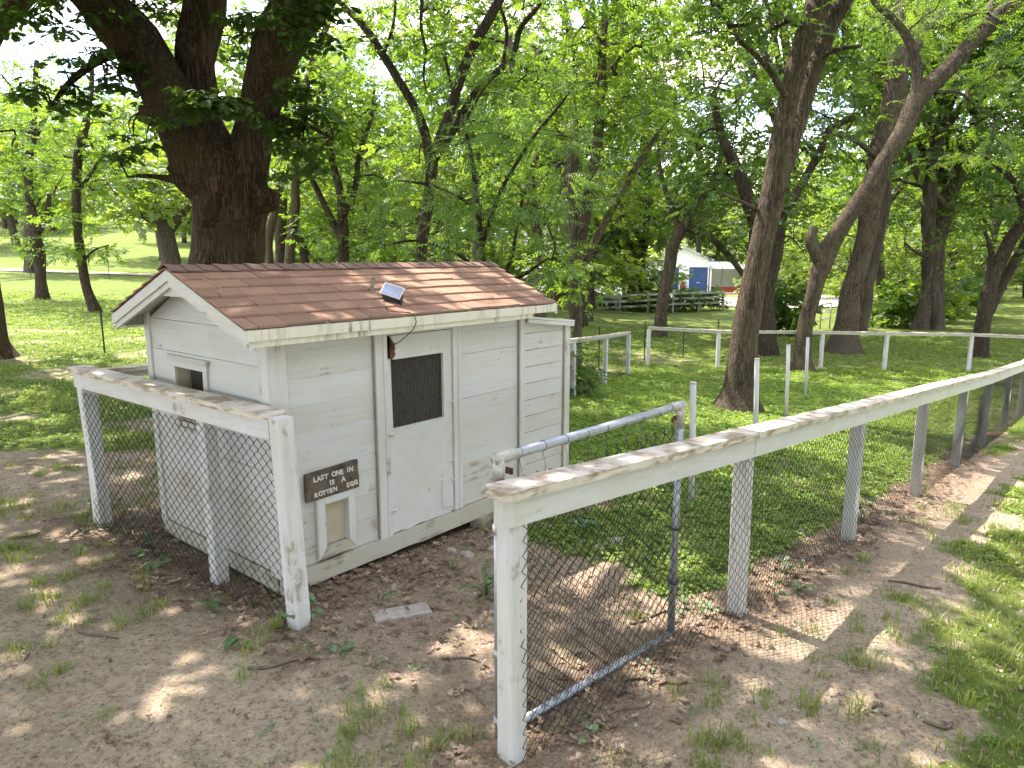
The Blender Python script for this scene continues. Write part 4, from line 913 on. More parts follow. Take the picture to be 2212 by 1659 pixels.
def grow(name, label, limbs, lobes, bark, leaf, templates, rg, base, cat='tree', group=None, cl_r=(.35, .6), sprays=10, S=14, step=.16, rough=.1, twig_k=1.0, smooth_b=True, parts=None):
    """limbs: list of (points, radii); lobes: list of (centre, radii, clusters); makes thing > trunk, crown"""
    t = thing(name, label, cat, tuple(base), 0, group); b = np.array(base); VV, FF, off = [], [], 0; skel = []; srad = []
    for i, (p, r) in enumerate(limbs):
        s_ = S if i == 0 or max(r) > .05 else 8
        V, F, P, R = limb(p, r, s_, step, rough, seed=rg.uniform(0, 50)); VV.append(V); FF.append(F + off); off += len(V)
        k0 = len(P) // 4 if i == 0 else len(P) // 6
        skel.append(P[k0:]); srad.append(R[k0:])
    skel = np.vstack(skel); srad = np.concatenate(srad); C = []
    for c, r, n in lobes: C += fill_lobe(c, r, n, rg)
    C = np.array(C)
    if len(C):
        d0 = np.array([np.min(np.linalg.norm(skel - c, axis=1)) for c in C]); order = np.argsort(d0)
        nodes = skel.copy(); par = np.full(len(nodes), -1); cnt = np.zeros(len(nodes)); brs = []
        for ci in order:
            c = C[ci]; dv = np.linalg.norm(nodes - c, axis=1); pen = dv + .35 * np.maximum(0, nodes[:, 2] - c[2] + .1); j = int(np.argmin(pen)); a = nodes[j]; L = np.linalg.norm(c - a)
            k = 6; tt = np.linspace(0, 1, k)[:, None]; bow = np.array([rg.normal() * .10, rg.normal() * .10, .12 + rg.normal() * .06]) * L
            Q = a + (c - a) * tt + bow * np.sin(tt * math.pi) + rg.normal(size=(k, 3)) * .02 * L * np.sin(tt * math.pi)
            i0 = len(nodes); nodes = np.vstack([nodes, Q[1:]]); par = np.r_[par, [j], np.arange(i0, i0 + k - 2)]; brs.append((j, i0, k, Q))
        n_ = np.zeros(len(nodes))
        for (j, i0, k, Q) in brs: n_[i0 + k - 2] += 1
        for i in range(len(nodes) - 1, len(skel) - 1, -1):
            if par[i] >= 0: n_[par[i]] += n_[i]
        Ps = np.array([Q for (_, _, _, Q) in brs]); Rs = []
        for (j, i0, k, Q) in brs:
            idx = np.arange(i0, i0 + k - 1); rr = twig_k * .0085 * np.sqrt(np.maximum(n_[idx], 1)); r0 = rr[0] * 1.15; Rs.append(np.r_[r0, rr])
        V, F = tubes(Ps, np.array(Rs), 5); VV.append(V); FF.append(F + off); off += len(V)
    Vt = np.vstack(VV) - b; Ft = np.vstack(FF); TREE_TRIS[0] += 2 * len(Ft)
    link('trunk', np_mesh('trunk', Vt, Ft, True), M[bark], t)
    if len(C):
        me = leaves_mesh('crown', C - b, rg.uniform(cl_r[0], cl_r[1], len(C)), sprays, templates, rg); TREE_TRIS[0] += 2 * len(me.polygons)
        link('crown', me, M[leaf], t)
    return t
rgt = np.random.default_rng(5)
class RG:   # scalar helper
    uniform = staticmethod(lambda a, b: float(rgt.uniform(a, b)))
T_SIMPLE = [spray_simple(9, .34, .115, .062, RG) for _ in range(5)]
T_PINN = [spray_pinnate(6, .34, .115, .038, RG) for _ in range(4)]
T_FINE = [spray_pinnate(8, .36, .10, .028, RG) for _ in range(4)]
T_BIG = [spray_simple(6, .5, .30, .19, RG) for _ in range(4)]
T_MID = [spray_simple(8, .42, .20, .12, RG) for _ in range(5)]
T_FAR = [spray_simple(7, .6, .36, .24, RG) for _ in range(5)]
def pxl(u, v, Y, r, dY=0.0): p = at_y(u, v, Y + dY); return p, r * (Y + dY) / FPX
def trace(pts, Y):
    P, R = [], []
    for q in pts:
        p, r = pxl(q[0], q[1], Y, q[2], q[3] if len(q) > 3 else 0.0); P.append(p); R.append(r)
    return P, R
def rooted(pts, Y):
    """first traced limb: put its foot in the ground with a root flare"""
    P, R = trace(pts, Y); x, y = P[0][0], P[0][1]; g = h1(x, y)
    P = [np.array([x, y, g - .25]), np.array([x, y, g + .02])] + [p for p in P[1:] if p[2] > g + .3]; R = [R[0] * 1.5, R[0] * 1.22] + R[-(len(P) - 2):]
    P.insert(2, P[1] * .55 + P[2] * .45); R.insert(2, R[1] * .15 + R[2] * .88)
    return (P, R), np.array([x, y, g])
def plobe(u, v, Y, ru, rv, n, depth=None):
    c = at_y(u, v, Y); k = Y / FPX; return (c, (ru * k, depth if depth else max(.8, .5 * (ru + rv) * k), rv * k), n)

# ------------------------------------------------ the big oak behind the coop
OY = 11.5
(oak0, obase) = rooted([(481, 640, 76), (481, 575, 72), (483, 500, 73), (485, 440, 78), (470, 385, 82), (440, 330, 74)], OY)
obase = obase
oakL = [oak0,
 trace([(445, 355, 66), (412, 282, 62), (378, 215, 54), (341, 150, 48), (302, 105, 49), (262, 60, 50), (195, -20, 45, -.2), (140, -75, 41, -.4), (40, -180, 35, -1.0), (-140, -330, 24, -2.0), (-330, -450, 12, -2.6)], OY),
 trace([(440, 320, 46, .4), (432, 240, 42, .45), (427, 150, 39, .5), (431, 90, 41, .6), (433, 0, 42, .7), (432, -120, 36, .8), (420, -280, 26, .4), (380, -430, 12, -.4)], OY),
 trace([(515, 445, 52), (532, 360, 44), (544, 295, 39), (556, 250, 38), (571, 195, 41), (587, 150, 45), (617, 60, 48), (655, 0, 46, -.1), (705, -60, 41, -.3), (790, -140, 36, -.7), (900, -270, 28, -1.5), (1030, -390, 14, -2.4)], OY),
 trace([(435, 330, 22, -.3), (380, 275, 24, -.5), (335, 252, 22, -.7), (300, 244, 17, -.8)], OY),
 trace([(420, 405, 24, -.3), (392, 390, 14, -.45), (352, 384, 6, -.6), (315, 380, 4.5, -.7), (276, 382, 2, -.8)], OY),
 trace([(240, 45, 30, -.2), (120, -90, 26, -1.2), (60, -260, 18, -2.4), (80, -420, 9, -3.4)], OY),
 trace([(668, 45, 26, -.2), (640, -120, 24, -1.5), (650, -300, 16, -2.6), (700, -440, 8, -3.6)], OY),
 trace([(285, 100, 14, -.3), (215, 130, 9, -.6), (150, 180, 6, -.8), (110, 230, 3, -.9)], OY),
 trace([(560, 230, 12, -.3), (600, 255, 8, -.6), (660, 270, 5, -.7), (720, 300, 3, -.8)], OY),
 trace([(440, 300, 10, -.5), (440, 245, 7, -.8), (480, 228, 5, -1.0), (540, 225, 3, -1.1)], OY)]
# knob and burl on the trunk
oak_lobes = [plobe(215, 150, OY - .7, 95, 40, 7, .6), plobe(120, 50, OY - .6, 130, 50, 8, .8), plobe(130, 215, OY - .9, 70, 36, 5, .5), plobe(475, 222, OY - 1.3, 95, 16, 7, .25), plobe(345, 255, OY - 1.0, 50, 18, 2, .3),
 plobe(640, 275, OY - .9, 75, 50, 8, .5), plobe(645, 190, OY - 1.0, 50, 30, 3, .4), plobe(655, 50, OY - .9, 100, 45, 8, .6), plobe(545, 40, OY - .3, 40, 40, 3, .5), plobe(345, 20, OY + .5, 40, 30, 3, .5), plobe(280, 320, OY - .6, 40, 40, 3, .3),
 plobe(665, 350, OY - .4, 50, 36, 3, .4), plobe(500, 90, OY + 1.5, 40, 60, 3, .6)]
oak_hi = [plobe(0, -330, OY - 1, 420, 170, 60, 3.0), plobe(430, -330, OY, 380, 160, 60, 3.5), plobe(860, -330, OY - 1, 330, 160, 46, 3.0),
 ((-7.2, 7.2, 7.8), (3.2, 2.8, 1.3), 66), ((-3.8, 6.0, 8.4), (2.8, 2.2, 1.3), 52), ((-4.6, 9.2, 9.6), (4.0, 2.6, 1.2), 36), ((-4.8, 13.5, 10.2), (5, 3.0, 2.0), 80), ((.2, 8.0, 8.6), (2.4, 2.2, 1.1), 22), ((-1.0, 5.0, 9.2), (2.6, 1.6, .9), 40)]
def oak_leaf_shape():
    xs = [0, .12, .22, .34, .44, .58, .66, .80, .90, 1.0]; ws = [.02, .06, .17, .09, .27, .13, .33, .17, .20, 0]
    up = [(x, w) for x, w in zip(xs, ws)]; return up
def oak_crown(C, Rr, sprays, rg):
    """broad lobed leaves, each a folded strip of faces"""
    sh = oak_leaf_shape(); k = len(sh); V0 = []
    for x, w in sh: V0 += [(x, w, .10 * w - .18 * x * x), (x, 0, -.18 * x * x), (x, -w, .10 * w - .18 * x * x)]
    V0 = np.array(V0); F0 = []
    for i in range(k - 1): F0 += [(3 * i, 3 * i + 3, 3 * i + 4, 3 * i + 1), (3 * i + 1, 3 * i + 4, 3 * i + 5, 3 * i + 2)]
    F0 = np.array(F0); n = len(C); S = n * sprays; ci = np.repeat(np.arange(n), sprays)
    d = rg.normal(size=(S, 3)); d[:, 2] *= .6; d /= np.linalg.norm(d, axis=1, keepdims=True)
    ctr = C[ci] + d * (Rr[ci] * rg.uniform(.1, 1, S) ** .6)[:, None] * np.array([1, 1, .7])
    per = 6; ctr = np.repeat(ctr, per, 0); a = np.tile(np.arange(per) * 2 * math.pi / per, S) + np.repeat(rg.uniform(0, 6.28, S), per) + rg.normal(size=S * per) * .25
    dd = np.stack([np.cos(a), np.sin(a), rg.normal(size=S * per) * .28 - .22], 1); up = np.array([0, 0, .9]) + rg.normal(size=(S * per, 3)) * .25
    Fm = rot_frames(dd, up); s = rg.uniform(.12, .19, S * per)
    W = np.einsum('sij,vj->svi', Fm, V0) * s[:, None, None] + (ctr + dd * .03)[:, None, :]
    F = (F0[None] + (np.arange(S * per) * len(V0))[:, None, None]).reshape(-1, 4)
    rn = np.repeat(.4 * np.repeat(rg.uniform(0, 1, n), sprays * per) + .6 * rg.uniform(0, 1, S * per), len(F0))
    return np_mesh('foliage', W.reshape(-1, 3), F, False, {'rnd': ('FACE', rn)})
oak = grow('oak_tree', 'huge old oak with massive brown trunk splitting into three limbs behind the coop', oakL, oak_hi, 'oak_bark', 'oak_leaf', [spray_simple(7, .36, .19, .12, RG) for _ in range(4)], rgt, obase, sprays=8, S=56, step=.05, rough=.10, cl_r=(.4, .75))
lowC = []
for c, r, n in oak_lobes: lowC += fill_lobe(c, r, int(n * 1.9), rgt)
lowC = np.array(lowC); link('crown', oak_crown(lowC - obase, rgt.uniform(.16, .36, len(lowC)), 4, rgt), M['oak_leaf'], oak)
tw = []
osk = np.vstack([np.array(p) for p, r_ in oakL[1:]])
for c in lowC:
    dd = np.linalg.norm(osk - c, axis=1) + .4 * np.maximum(0, c[2] - osk[:, 2]); a_ = osk[int(np.argmin(dd))]; tt = np.linspace(0, 1, 7)[:, None]; L_ = np.linalg.norm(c - a_)
    tw.append(a_ + (c - a_) * tt + np.array([rgt.normal() * .1, rgt.normal() * .1, .14]) * L_ * np.sin(tt * math.pi))
tw = np.array(tw); V_, F_ = tubes(tw - obase, np.broadcast_to(np.linspace(.016, .005, 7), tw.shape[:2]), 5); link('branches', np_mesh('branches', V_, F_, True), M['oak_bark'], oak, 'stuff')
def blob(c, r, name, mat, parent, b):
    bm = bmesh.new(); bmesh.ops.create_icosphere(bm, subdivisions=4, radius=1)
    co = np.array([v.co[:] for v in bm.verts]); nn = 1 + (fbm(co[:, 0] * 2 + 5, co[:, 1] * 2, co[:, 2] * 2, o=3) - .5) * .7
    for v, q, k in zip(bm.verts, co, nn): v.co = Vector(q * k * np.array(r) + np.array(c) - b)
    me = bpy.data.meshes.new(name); bm.to_mesh(me); bm.free()
    for p in me.polygons: p.use_smooth = True
    return link(name, me, M[mat], parent)
k = OY / FPX
blob(at_y(572, 432, OY - .1), (27 * k, 30 * k, 26 * k), 'knob', 'oak_bark', oak, obase); blob(at_y(450, 455, OY - .45), (26 * k, 20 * k, 32 * k), 'knob', 'oak_bark', oak, obase); blob(at_y(400, 392, OY - .35), (20 * k, 18 * k, 20 * k), 'knob', 'oak_bark', oak, obase)

# ------------------------------------------------ traced trees
def traced(name, label, foot, limbs, lobes, bark='grey_bark', leaf='ash_leaf', tm=None, Y=None, rs=1.0, **kw):
    foot = (foot[0], foot[1], foot[2] * rs); limbs = [[(q[0], q[1], q[2] * rs) + tuple(q[3:]) for q in l] for l in limbs]
    if Y is None: p = ghit(*foot[:2]); Y = p[1]
    main, base = rooted([foot] + limbs[0], Y); L = [main] + [trace(l, Y) for l in limbs[1:]]
    lb = [(plobe(l[0], l[1], Y + l[2], *l[3:]) if len(l) >= 6 else l) for l in lobes]
    return grow(name, label, L, lb, bark, leaf, tm or T_SIMPLE, rgt, base, **kw)
# near leaning twin tree in the pen
traced('leaning_tree', 'tall twin-stemmed tree leaning right inside the grassy pen with bare lower trunk', (1593, 885, 46),
 [[(1600, 790, 32), (1607, 730, 29), (1616, 666, 27), (1640, 541, 24), (1662, 440, 25), (1675, 375, 25), (1683, 300, 21), (1693, 250, 20), (1710, 167, 20), (1736, 80, 21), (1767, 0, 22), (1810, -130, 19), (1850, -300, 12)],
  [(1672, 410, 17), (1698, 345, 18, .1), (1714, 290, 17, .2), (1727, 250, 17, .3), (1752, 167, 19, .4), (1787, 75, 20, .5), (1819, 0, 19, .5), (1850, -70, 17, .5), (1880, -170, 14, .6), (1960, -320, 8, .8)],
  [(1705, 220, 8, -.1), (1660, 150, 6, -.3), (1600, 90, 4, -.5)], [(1740, 150, 7, .4), (1800, 110, 5, .2), (1860, 100, 3, 0)],
  [(1660, 470, 6, .1), (1610, 440, 4, -.2), (1560, 420, 2.5, -.3)]],
 [(1640, -180, 0, 260, 130, 40, 2.5), (1900, -200, 0, 240, 120, 36, 2.5), (1560, 60, .2, 120, 70, 14, 1.2), (1840, 90, .6, 80, 60, 8, 1.0)], sprays=11, S=22, step=.07, leaf='deep_leaf')
traced('leaning_tree', 'slim tree arching far to the right with a knotty elbow', (1732, 800, 26),
 [[(1737, 740, 18), (1746, 667, 16), (1760, 605, 17), (1774, 568, 20), (1800, 512, 18), (1830, 465, 17), (1863, 416, 17), (1905, 350, 17), (1942, 291, 17), (1985, 208, 19), (2027, 165, 17), (2069, 125, 16), (2148, 42, 16), (2190, 0, 15), (2250, -80, 12), (2320, -200, 8)],
  [(1768, 560, 14), (1752, 520, 11), (1760, 490, 8)], [(1972, 230, 11), (1980, 160, 10), (1965, 90, 9), (1930, 40, 7), (1890, 5, 6), (1860, -60, 4)], [(2020, 200, 4, .1), (2070, 200, 3, .2), (2110, 230, 2, .2), (2150, 260, 1.5, .2)], [(2140, 40, 8, .1), (2150, -40, 6, .3), (2140, -120, 4, .4)]],
 [(2040, 20, .4, 130, 60, 22, 1.6), (1900, -60, -.2, 150, 80, 26, 1.8), (2190, -60, 0, 130, 100, 26, 2.0), (2150, 150, .6, 110, 60, 16, 1.3), (2080, 330, .8, 90, 60, 10, 1.3)], leaf='ash_leaf', tm=T_PINN, S=18, step=.1)
traced('straight_tree', 'tall thick-trunked tree beyond the far pen fence crossed by a leaning stem', (1820, 762, 34),
 [[(1831, 667, 22), (1848, 600, 20), (1863, 541, 19), (1892, 416, 20), (1905, 330, 21), (1917, 250, 21), (1930, 190, 20), (1945, 110, 19), (1962, 10, 20), (1980, -120, 16), (2000, -280, 10)],
  [(1930, 170, 12, .3), (1980, 100, 11, .5), (2020, 30, 10, .8), (2070, -60, 7, 1)], [(1895, 340, 6, -.2), (1840, 300, 4, -.4), (1790, 290, 3, -.5)]],
 [(1960, -60, .6, 190, 90, 34, 2.5), (2000, 150, 1.2, 120, 90, 22, 1.8), (1840, 240, .5, 110, 70, 14, 1.6), (1890, 120, -1.0, 60, 60, 6, .8)], leaf='ash_leaf', S=22, step=.1)
traced('short_stem_tree', 'broad dark stem standing close behind the leaning twin tree', (1650, 766, 26),
 [[(1650, 690, 23), (1648, 610, 22), (1640, 540, 20), (1625, 460, 16), (1600, 380, 13), (1560, 300, 9), (1540, 200, 6)], [(1642, 560, 12), (1680, 480, 10, .3), (1730, 400, 9, .5), (1770, 330, 8, .6), (1790, 280, 7, .6), (1850, 250, 5, .8)]],
 [(1600, 420, .5, 130, 110, 40, 2.0), (1560, 230, 1, 150, 110, 46, 2.4), (1720, 480, 1, 90, 80, 18, 1.6), (1760, 300, .8, 100, 70, 22, 1.6), (1790, 200, 1.2, 90, 60, 14, 1.4)], bark='dark_bark', leaf='deep_leaf')
traced('slim_tree', 'slim pale-barked tree bending right in front of the grey board fence', (1424, 728, 17),
 [[(1432, 660, 15), (1440, 600, 15), (1452, 540, 15), (1475, 490, 13), (1510, 440, 10), (1540, 390, 8), (1560, 320, 6)], [(1480, 490, 10), (1530, 510, 9, .3), (1580, 560, 8, .5), (1610, 600, 6, .6)], [(1470, 500, 8), (1440, 420, 6, .3), (1420, 330, 5, .5)]],
 [(1520, 455, .3, 110, 50, 22, 1.6), (1470, 360, .6, 110, 90, 34, 2.0), (1575, 540, .4, 70, 22, 11, 1.0), (1570, 350, .8, 120, 100, 30, 2), (1440, 190, 1.2, 130, 100, 36, 2.2)], leaf='deep_leaf', bark='grey_bark', rs=.85)
traced('vine_clad_tree', 'tree with dark climbing vine and forked top at the right lawn edge', (1985, 712, 22),
 [[(1998, 650, 18), (2012, 590, 17), (2028, 530, 17), (2045, 470, 17), (2062, 410, 15), (2080, 350, 13), (2110, 270, 10), (2130, 180, 7)], [(2050, 455, 11), (2020, 420, 10), (1990, 390, 9), (1965, 330, 8), (1950, 260, 6)], [(2070, 380, 8), (2040, 340, 6, .3), (2015, 280, 5, .5)], [(2020, 560, 5, -.2), (1980, 545, 4, -.4), (1955, 525, 3, -.5)]],
 [(2055, 480, -.3, 26, 60, 16, .6), (2075, 390, -.2, 30, 60, 14, .7), (2110, 230, .5, 120, 100, 36, 2.5), (1990, 270, .5, 100, 90, 22, 2.2), (2120, 420, 1, 90, 80, 20, 2), (1950, 480, .6, 80, 60, 14, 1.6), (1990, 560, -.3, 80, 34, 12, 1.2)], leaf='ash_leaf', rs=.76)
traced('forked_tree', 'dark tree splitting low into two stems at the right end of far fence', (2112, 772, 24),
 [[(2122, 700, 19), (2132, 640, 18), (2150, 580, 17), (2180, 520, 16), (2215, 460, 14), (2250, 380, 11), (2270, 280, 8)], [(2128, 690, 14), (2160, 620, 13, .2), (2195, 560, 12, .3), (2240, 480, 10, .4), (2290, 380, 7, .5)], [(2215, 460, 10), (2195, 400, 8, .1), (2160, 365, 6, .3), (2130, 340, 4, .4)], [(2145, 600, 7), (2140, 540, 6), (2128, 500, 4)]],
 [(2190, 330, .3, 110, 90, 34, 2.0), (2230, 180, .6, 120, 100, 34, 2.2), (2160, 480, .8, 80, 60, 12, 1.5), (2240, 520, .5, 60, 60, 10, 1.5)], bark='dark_bark', leaf='deep_leaf', rs=.8)
# centre
traced('forked_tree', 'dark forked tree with wide open fork rising behind the coop roof ridge', (905, 640, 24),
 [[(907, 560, 20), (918, 480, 20), (926, 420, 20), (930, 370, 21), (932, 325, 22)],
  [(930, 350, 17), (915, 280, 16, .1), (890, 225, 15, .2), (855, 160, 14, .3), (820, 105, 13, .4), (790, 60, 12, .5), (755, 25, 9, .6), (700, -30, 6, .8)],
  [(933, 350, 20), (955, 290, 18), (975, 230, 17, -.1), (990, 180, 17, -.2), (1020, 110, 16, -.3), (1055, 45, 16, -.4), (1090, -20, 14, -.5), (1150, -130, 10, -.8)],
  [(938, 345, 13, .1), (970, 300, 12, .2), (1000, 240, 12, .3), (1030, 195, 11, .4), (1080, 150, 11, .5), (1110, 110, 10, .6), (1125, 60, 9, .6), (1165, 10, 8, .7), (1200, -60, 6, .9)],
  [(1085, 150, 7, .5), (1095, 70, 6, .5), (1080, 10, 5, .5)], [(830, 115, 6, .4), (850, 50, 5, .5), (855, -30, 3, .6)], [(980, 205, 6, -.1), (960, 120, 5, -.2)], [(912, -10, 6, -.5), (910, 60, 5, -.5), (920, 110, 4.5, -.5), (915, 160, 4, -.5), (922, 200, 2, -.5)]],
 [(840, 100, .3, 60, 50, 10, 1), (780, -60, .5, 130, 70, 20, 2), (1000, -80, 0, 150, 80, 26, 2), (1180, -40, .6, 120, 80, 22, 2), (960, 110, -.2, 60, 50, 9, 1.0), (1000, 60, .5, 60, 50, 8, 1), (1120, 220, .8, 100, 60, 18, 1.6), (870, 330, .6, 60, 40, 6, 1), (1060, 300, 1.0, 90, 60, 14, 1.4)], Y=16.5, bark='dark_bark', leaf='ash_leaf', tm=T_SIMPLE, S=18, step=.1, rs=.62)
traced('slender_tree', 'slender grey tree with high crown right of the wide forked tree', (1168, 640, 13),
 [[(1165, 560, 11), (1155, 470, 11), (1145, 400, 11), (1132, 320, 10), (1120, 250, 9), (1110, 180, 7), (1100, 80, 5)], [(1140, 380, 6), (1170, 320, 5, .2), (1200, 260, 4, .4)], [(1150, 440, 5), (1120, 400, 4, -.2), (1090, 380, 3, -.3)]],
 [(1120, 150, .3, 130, 100, 40, 2.2), (1200, 250, .6, 90, 70, 22, 1.8), (1100, 380, .3, 80, 60, 14, 1.5), (1190, 420, .5, 70, 70, 16, 1.5)], Y=22, leaf='ash_leaf', tm=T_PINN)
traced('twin_stem_tree', 'tall tree with two stems spreading from one base beside the coop annex', (1240, 684, 24),
 [[(1247, 620, 18), (1252, 550, 17), (1262, 470, 16), (1280, 390, 15), (1290, 310, 14), (1296, 230, 13), (1300, 150, 12), (1304, 60, 9), (1310, -60, 6)],
  [(1250, 570, 12), (1242, 480, 10), (1232, 410, 9), (1240, 350, 8), (1246, 280, 6)], [(1246, 640, 14), (1268, 560, 12, .2), (1300, 490, 11, .4), (1345, 410, 10, .6), (1375, 360, 9, .7), (1420, 290, 7, .9)], [(1298, 200, 7), (1330, 140, 6, .2), (1345, 60, 4, .3)], [(1288, 330, 6), (1240, 300, 4, .2), (1190, 290, 3, .3)]],
 [(1300, 60, .3, 150, 90, 46, 2.4), (1260, 240, .4, 120, 80, 34, 2.0), (1370, 260, .8, 110, 90, 34, 2.2), (1400, 80, .9, 130, 100, 40, 2.4), (1330, 420, .6, 80, 70, 18, 1.5), (1210, 560, -.4, 60, 30, 7, .9), (1250, 610, -.6, 60, 24, 6, .8)], leaf='ash_leaf', tm=T_SIMPLE, S=18, step=.1, Y=18.0, rs=.74)
traced('shade_tree', 'massive dark tree with flared trunk behind the grey board fence', (1377, 640, 28),
 [[(1376, 600, 22), (1378, 560, 20), (1385, 500, 19), (1390, 440, 17), (1392, 380, 14), (1395, 300, 11), (1400, 200, 8)], [(1382, 540, 11), (1350, 480, 9), (1320, 440, 7)], [(1386, 510, 11), (1430, 470, 9), (1470, 450, 7), (1520, 430, 5)]],
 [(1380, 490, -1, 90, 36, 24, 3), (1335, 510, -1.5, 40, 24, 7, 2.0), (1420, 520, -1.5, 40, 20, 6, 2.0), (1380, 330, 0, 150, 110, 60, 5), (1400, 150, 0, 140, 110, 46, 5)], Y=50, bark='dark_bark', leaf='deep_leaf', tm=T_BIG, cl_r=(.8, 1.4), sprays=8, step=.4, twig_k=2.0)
# left group behind the oak
for (nm, lab, foot, l0, ex, lb, Y) in (
 ('pasture_tree', 'thin left tree with a low side fork standing on the shaded lawn', (92, 652, 17), [(88, 590, 14), (80, 520, 13), (68, 440, 12), (60, 380, 11), (66, 310, 10), (75, 230, 8), (80, 130, 6)], [[(84, 500, 9), (100, 460, 8, .2), (106, 420, 6, .3)], [(66, 320, 7), (90, 270, 6, .2), (115, 230, 4, .4)]], [(60, 200, 0, 120, 90, 40, 3), (110, 380, .4, 70, 50, 16, 2), (20, 400, .3, 70, 60, 16, 2), (60, 520, -.2, 60, 30, 8, 1.5), (-20, 150, 0, 120, 140, 30, 3)], 27),
 ('pasture_tree', 'dark slender tree with curved base and a leafy low sprig', (206, 682, 15), [(188, 620, 13), (176, 560, 12), (168, 500, 12), (164, 430, 12), (166, 360, 12), (178, 300, 11), (186, 270, 10), (196, 200, 7), (200, 120, 5)], [[(178, 566, 4), (205, 540, 3, -.2), (235, 530, 2, -.3)], [(165, 420, 6), (200, 370, 5, .2), (225, 330, 3, .3)]], [(185, 250, 0, 90, 70, 30, 2.4), (205, 545, -.2, 42, 14, 6, .7), (150, 550, -.2, 24, 12, 3, .5), (215, 380, .3, 60, 60, 16, 1.6), (130, 340, .3, 60, 60, 12, 1.6), (170, 470, .2, 60, 30, 8, 1.3)], 23)):
    traced(nm, lab, foot, [l0] + ex, lb, bark='dark_bark', leaf='ash_leaf', Y=Y, group=None, rs=.76)
for (lab, foot, l0, ex, lb, Y, bk) in (
 ('short crooked grey stem just right of the oak', (583, 620, 11), [(582, 560, 11), (581, 520, 11), (586, 485, 11), (596, 450, 8), (600, 400, 6)], [], [(620, 430, .3, 40, 40, 6, 1.2)], 21, 'grey_bark'),
 ('straight ridged grey trunk between two other stems by the oak', (607, 620, 15), [(607, 560, 15), (608, 470, 14), (609, 390, 14), (612, 300, 12), (612, 200, 10), (615, 90, 7)], [[(611, 320, 6), (650, 240, 5, .3), (700, 180, 4, .5)]], [(640, 120, 1, 110, 80, 26, 2.5), (700, 220, .6, 80, 80, 22, 2), (650, 400, .5, 50, 60, 8, 1.4)], 21.5, 'grey_bark'),
 ('pale brown trunk leaning against the ridged grey trunk', (626, 620, 13), [(628, 560, 12), (634, 480, 11), (640, 400, 11), (643, 320, 10), (655, 220, 9), (680, 120, 7), (720, 30, 5)], [[(655, 220, 5), (640, 140, 4, .2)]], [(700, 60, .5, 120, 70, 22, 2.5), (690, 330, .8, 80, 80, 18, 2)], 20.5, 'grey_bark'),
 ('many-branched dark tree left of the wide forked tree', (742, 640, 15), [(744, 560, 13), (742, 500, 13), (738, 450, 11), (734, 410, 10), (720, 350, 8), (705, 270, 6), (700, 180, 4)], [[(742, 530, 9), (715, 470, 8, .2), (685, 410, 7, .3), (655, 360, 5, .4)], [(740, 470, 8), (765, 410, 7, .2), (775, 340, 6, .3), (800, 260, 5, .4), (810, 180, 3, .5)], [(738, 440, 7), (710, 330, 5, .3), (695, 300, 4, .4)]], [(790, 250, .5, 100, 80, 30, 2), (700, 330, .6, 90, 60, 22, 2), (790, 420, .5, 90, 70, 24, 2), (720, 180, .5, 90, 60, 16, 2), (690, 500, .5, 60, 40, 9, 1.5), (820, 520, .8, 60, 30, 8, 1.5)], 20, 'dark_bark')):
    traced('woodland_tree', lab, foot, [l0] + ex, lb, bark=bk, leaf='ash_leaf', tm=T_SIMPLE, Y=Y, rs=.86)
traced('field_tree', 'thick grey-trunked spreading tree standing in the sunny pasture', (367, 572, 20), [[(367, 540, 17), (362, 510, 17), (352, 480, 14), (340, 440, 11), (330, 380, 8)], [(362, 505, 12), (385, 470, 10), (410, 440, 8), (440, 400, 6)], [(356, 490, 10), (320, 470, 8), (280, 455, 6)]],
 [(290, 440, 0, 90, 40, 26, 5), (330, 360, 0, 110, 70, 46, 5), (400, 420, 0, 80, 60, 26, 5), (260, 330, 0, 80, 80, 22, 4)], Y=46, bark='far_bark', leaf='bright_leaf', tm=T_BIG, cl_r=(.8, 1.3), sprays=9, step=.4, twig_k=2)
traced('field_tree', 'pale trunk half hidden behind the thin left tree by the pasture track', (68, 586, 13), [[(68, 540, 12), (66, 480, 11), (60, 400, 8), (55, 300, 5)], [(66, 470, 7), (90, 400, 5), (110, 340, 4)]],
 [(40, 330, 0, 110, 90, 40, 5), (110, 400, 0, 70, 50, 16, 4), (160, 300, 0, 90, 80, 26, 4)], Y=44, bark='far_bark', leaf='bright_leaf', tm=T_BIG, cl_r=(.8, 1.3), sprays=9, step=.4, twig_k=2)
# edge tree on the left, trunk foot just inside the frame
traced('edge_tree', 'dark trunk foot and overhanging bough at the far left edge', (-40, 800, 60), [[(-48, 700, 50), (-60, 560, 46), (-90, 350, 42), (-140, 150, 36), (-200, -50, 28)], [(-95, 330, 26), (-60, 180, 24, -.4), (-10, 60, 20, -.8), (50, 0, 18, -1.0), (120, -70, 13, -1.2), (200, -170, 8, -1.5)]],
 [(-20, 330, .5, 60, 80, 12, 1.3), (60, -80, -.8, 160, 70, 26, 2), (-150, -150, 0, 250, 120, 36, 3)], Y=13.5, bark='oak_bark', leaf='deep_leaf', S=22, step=.12)
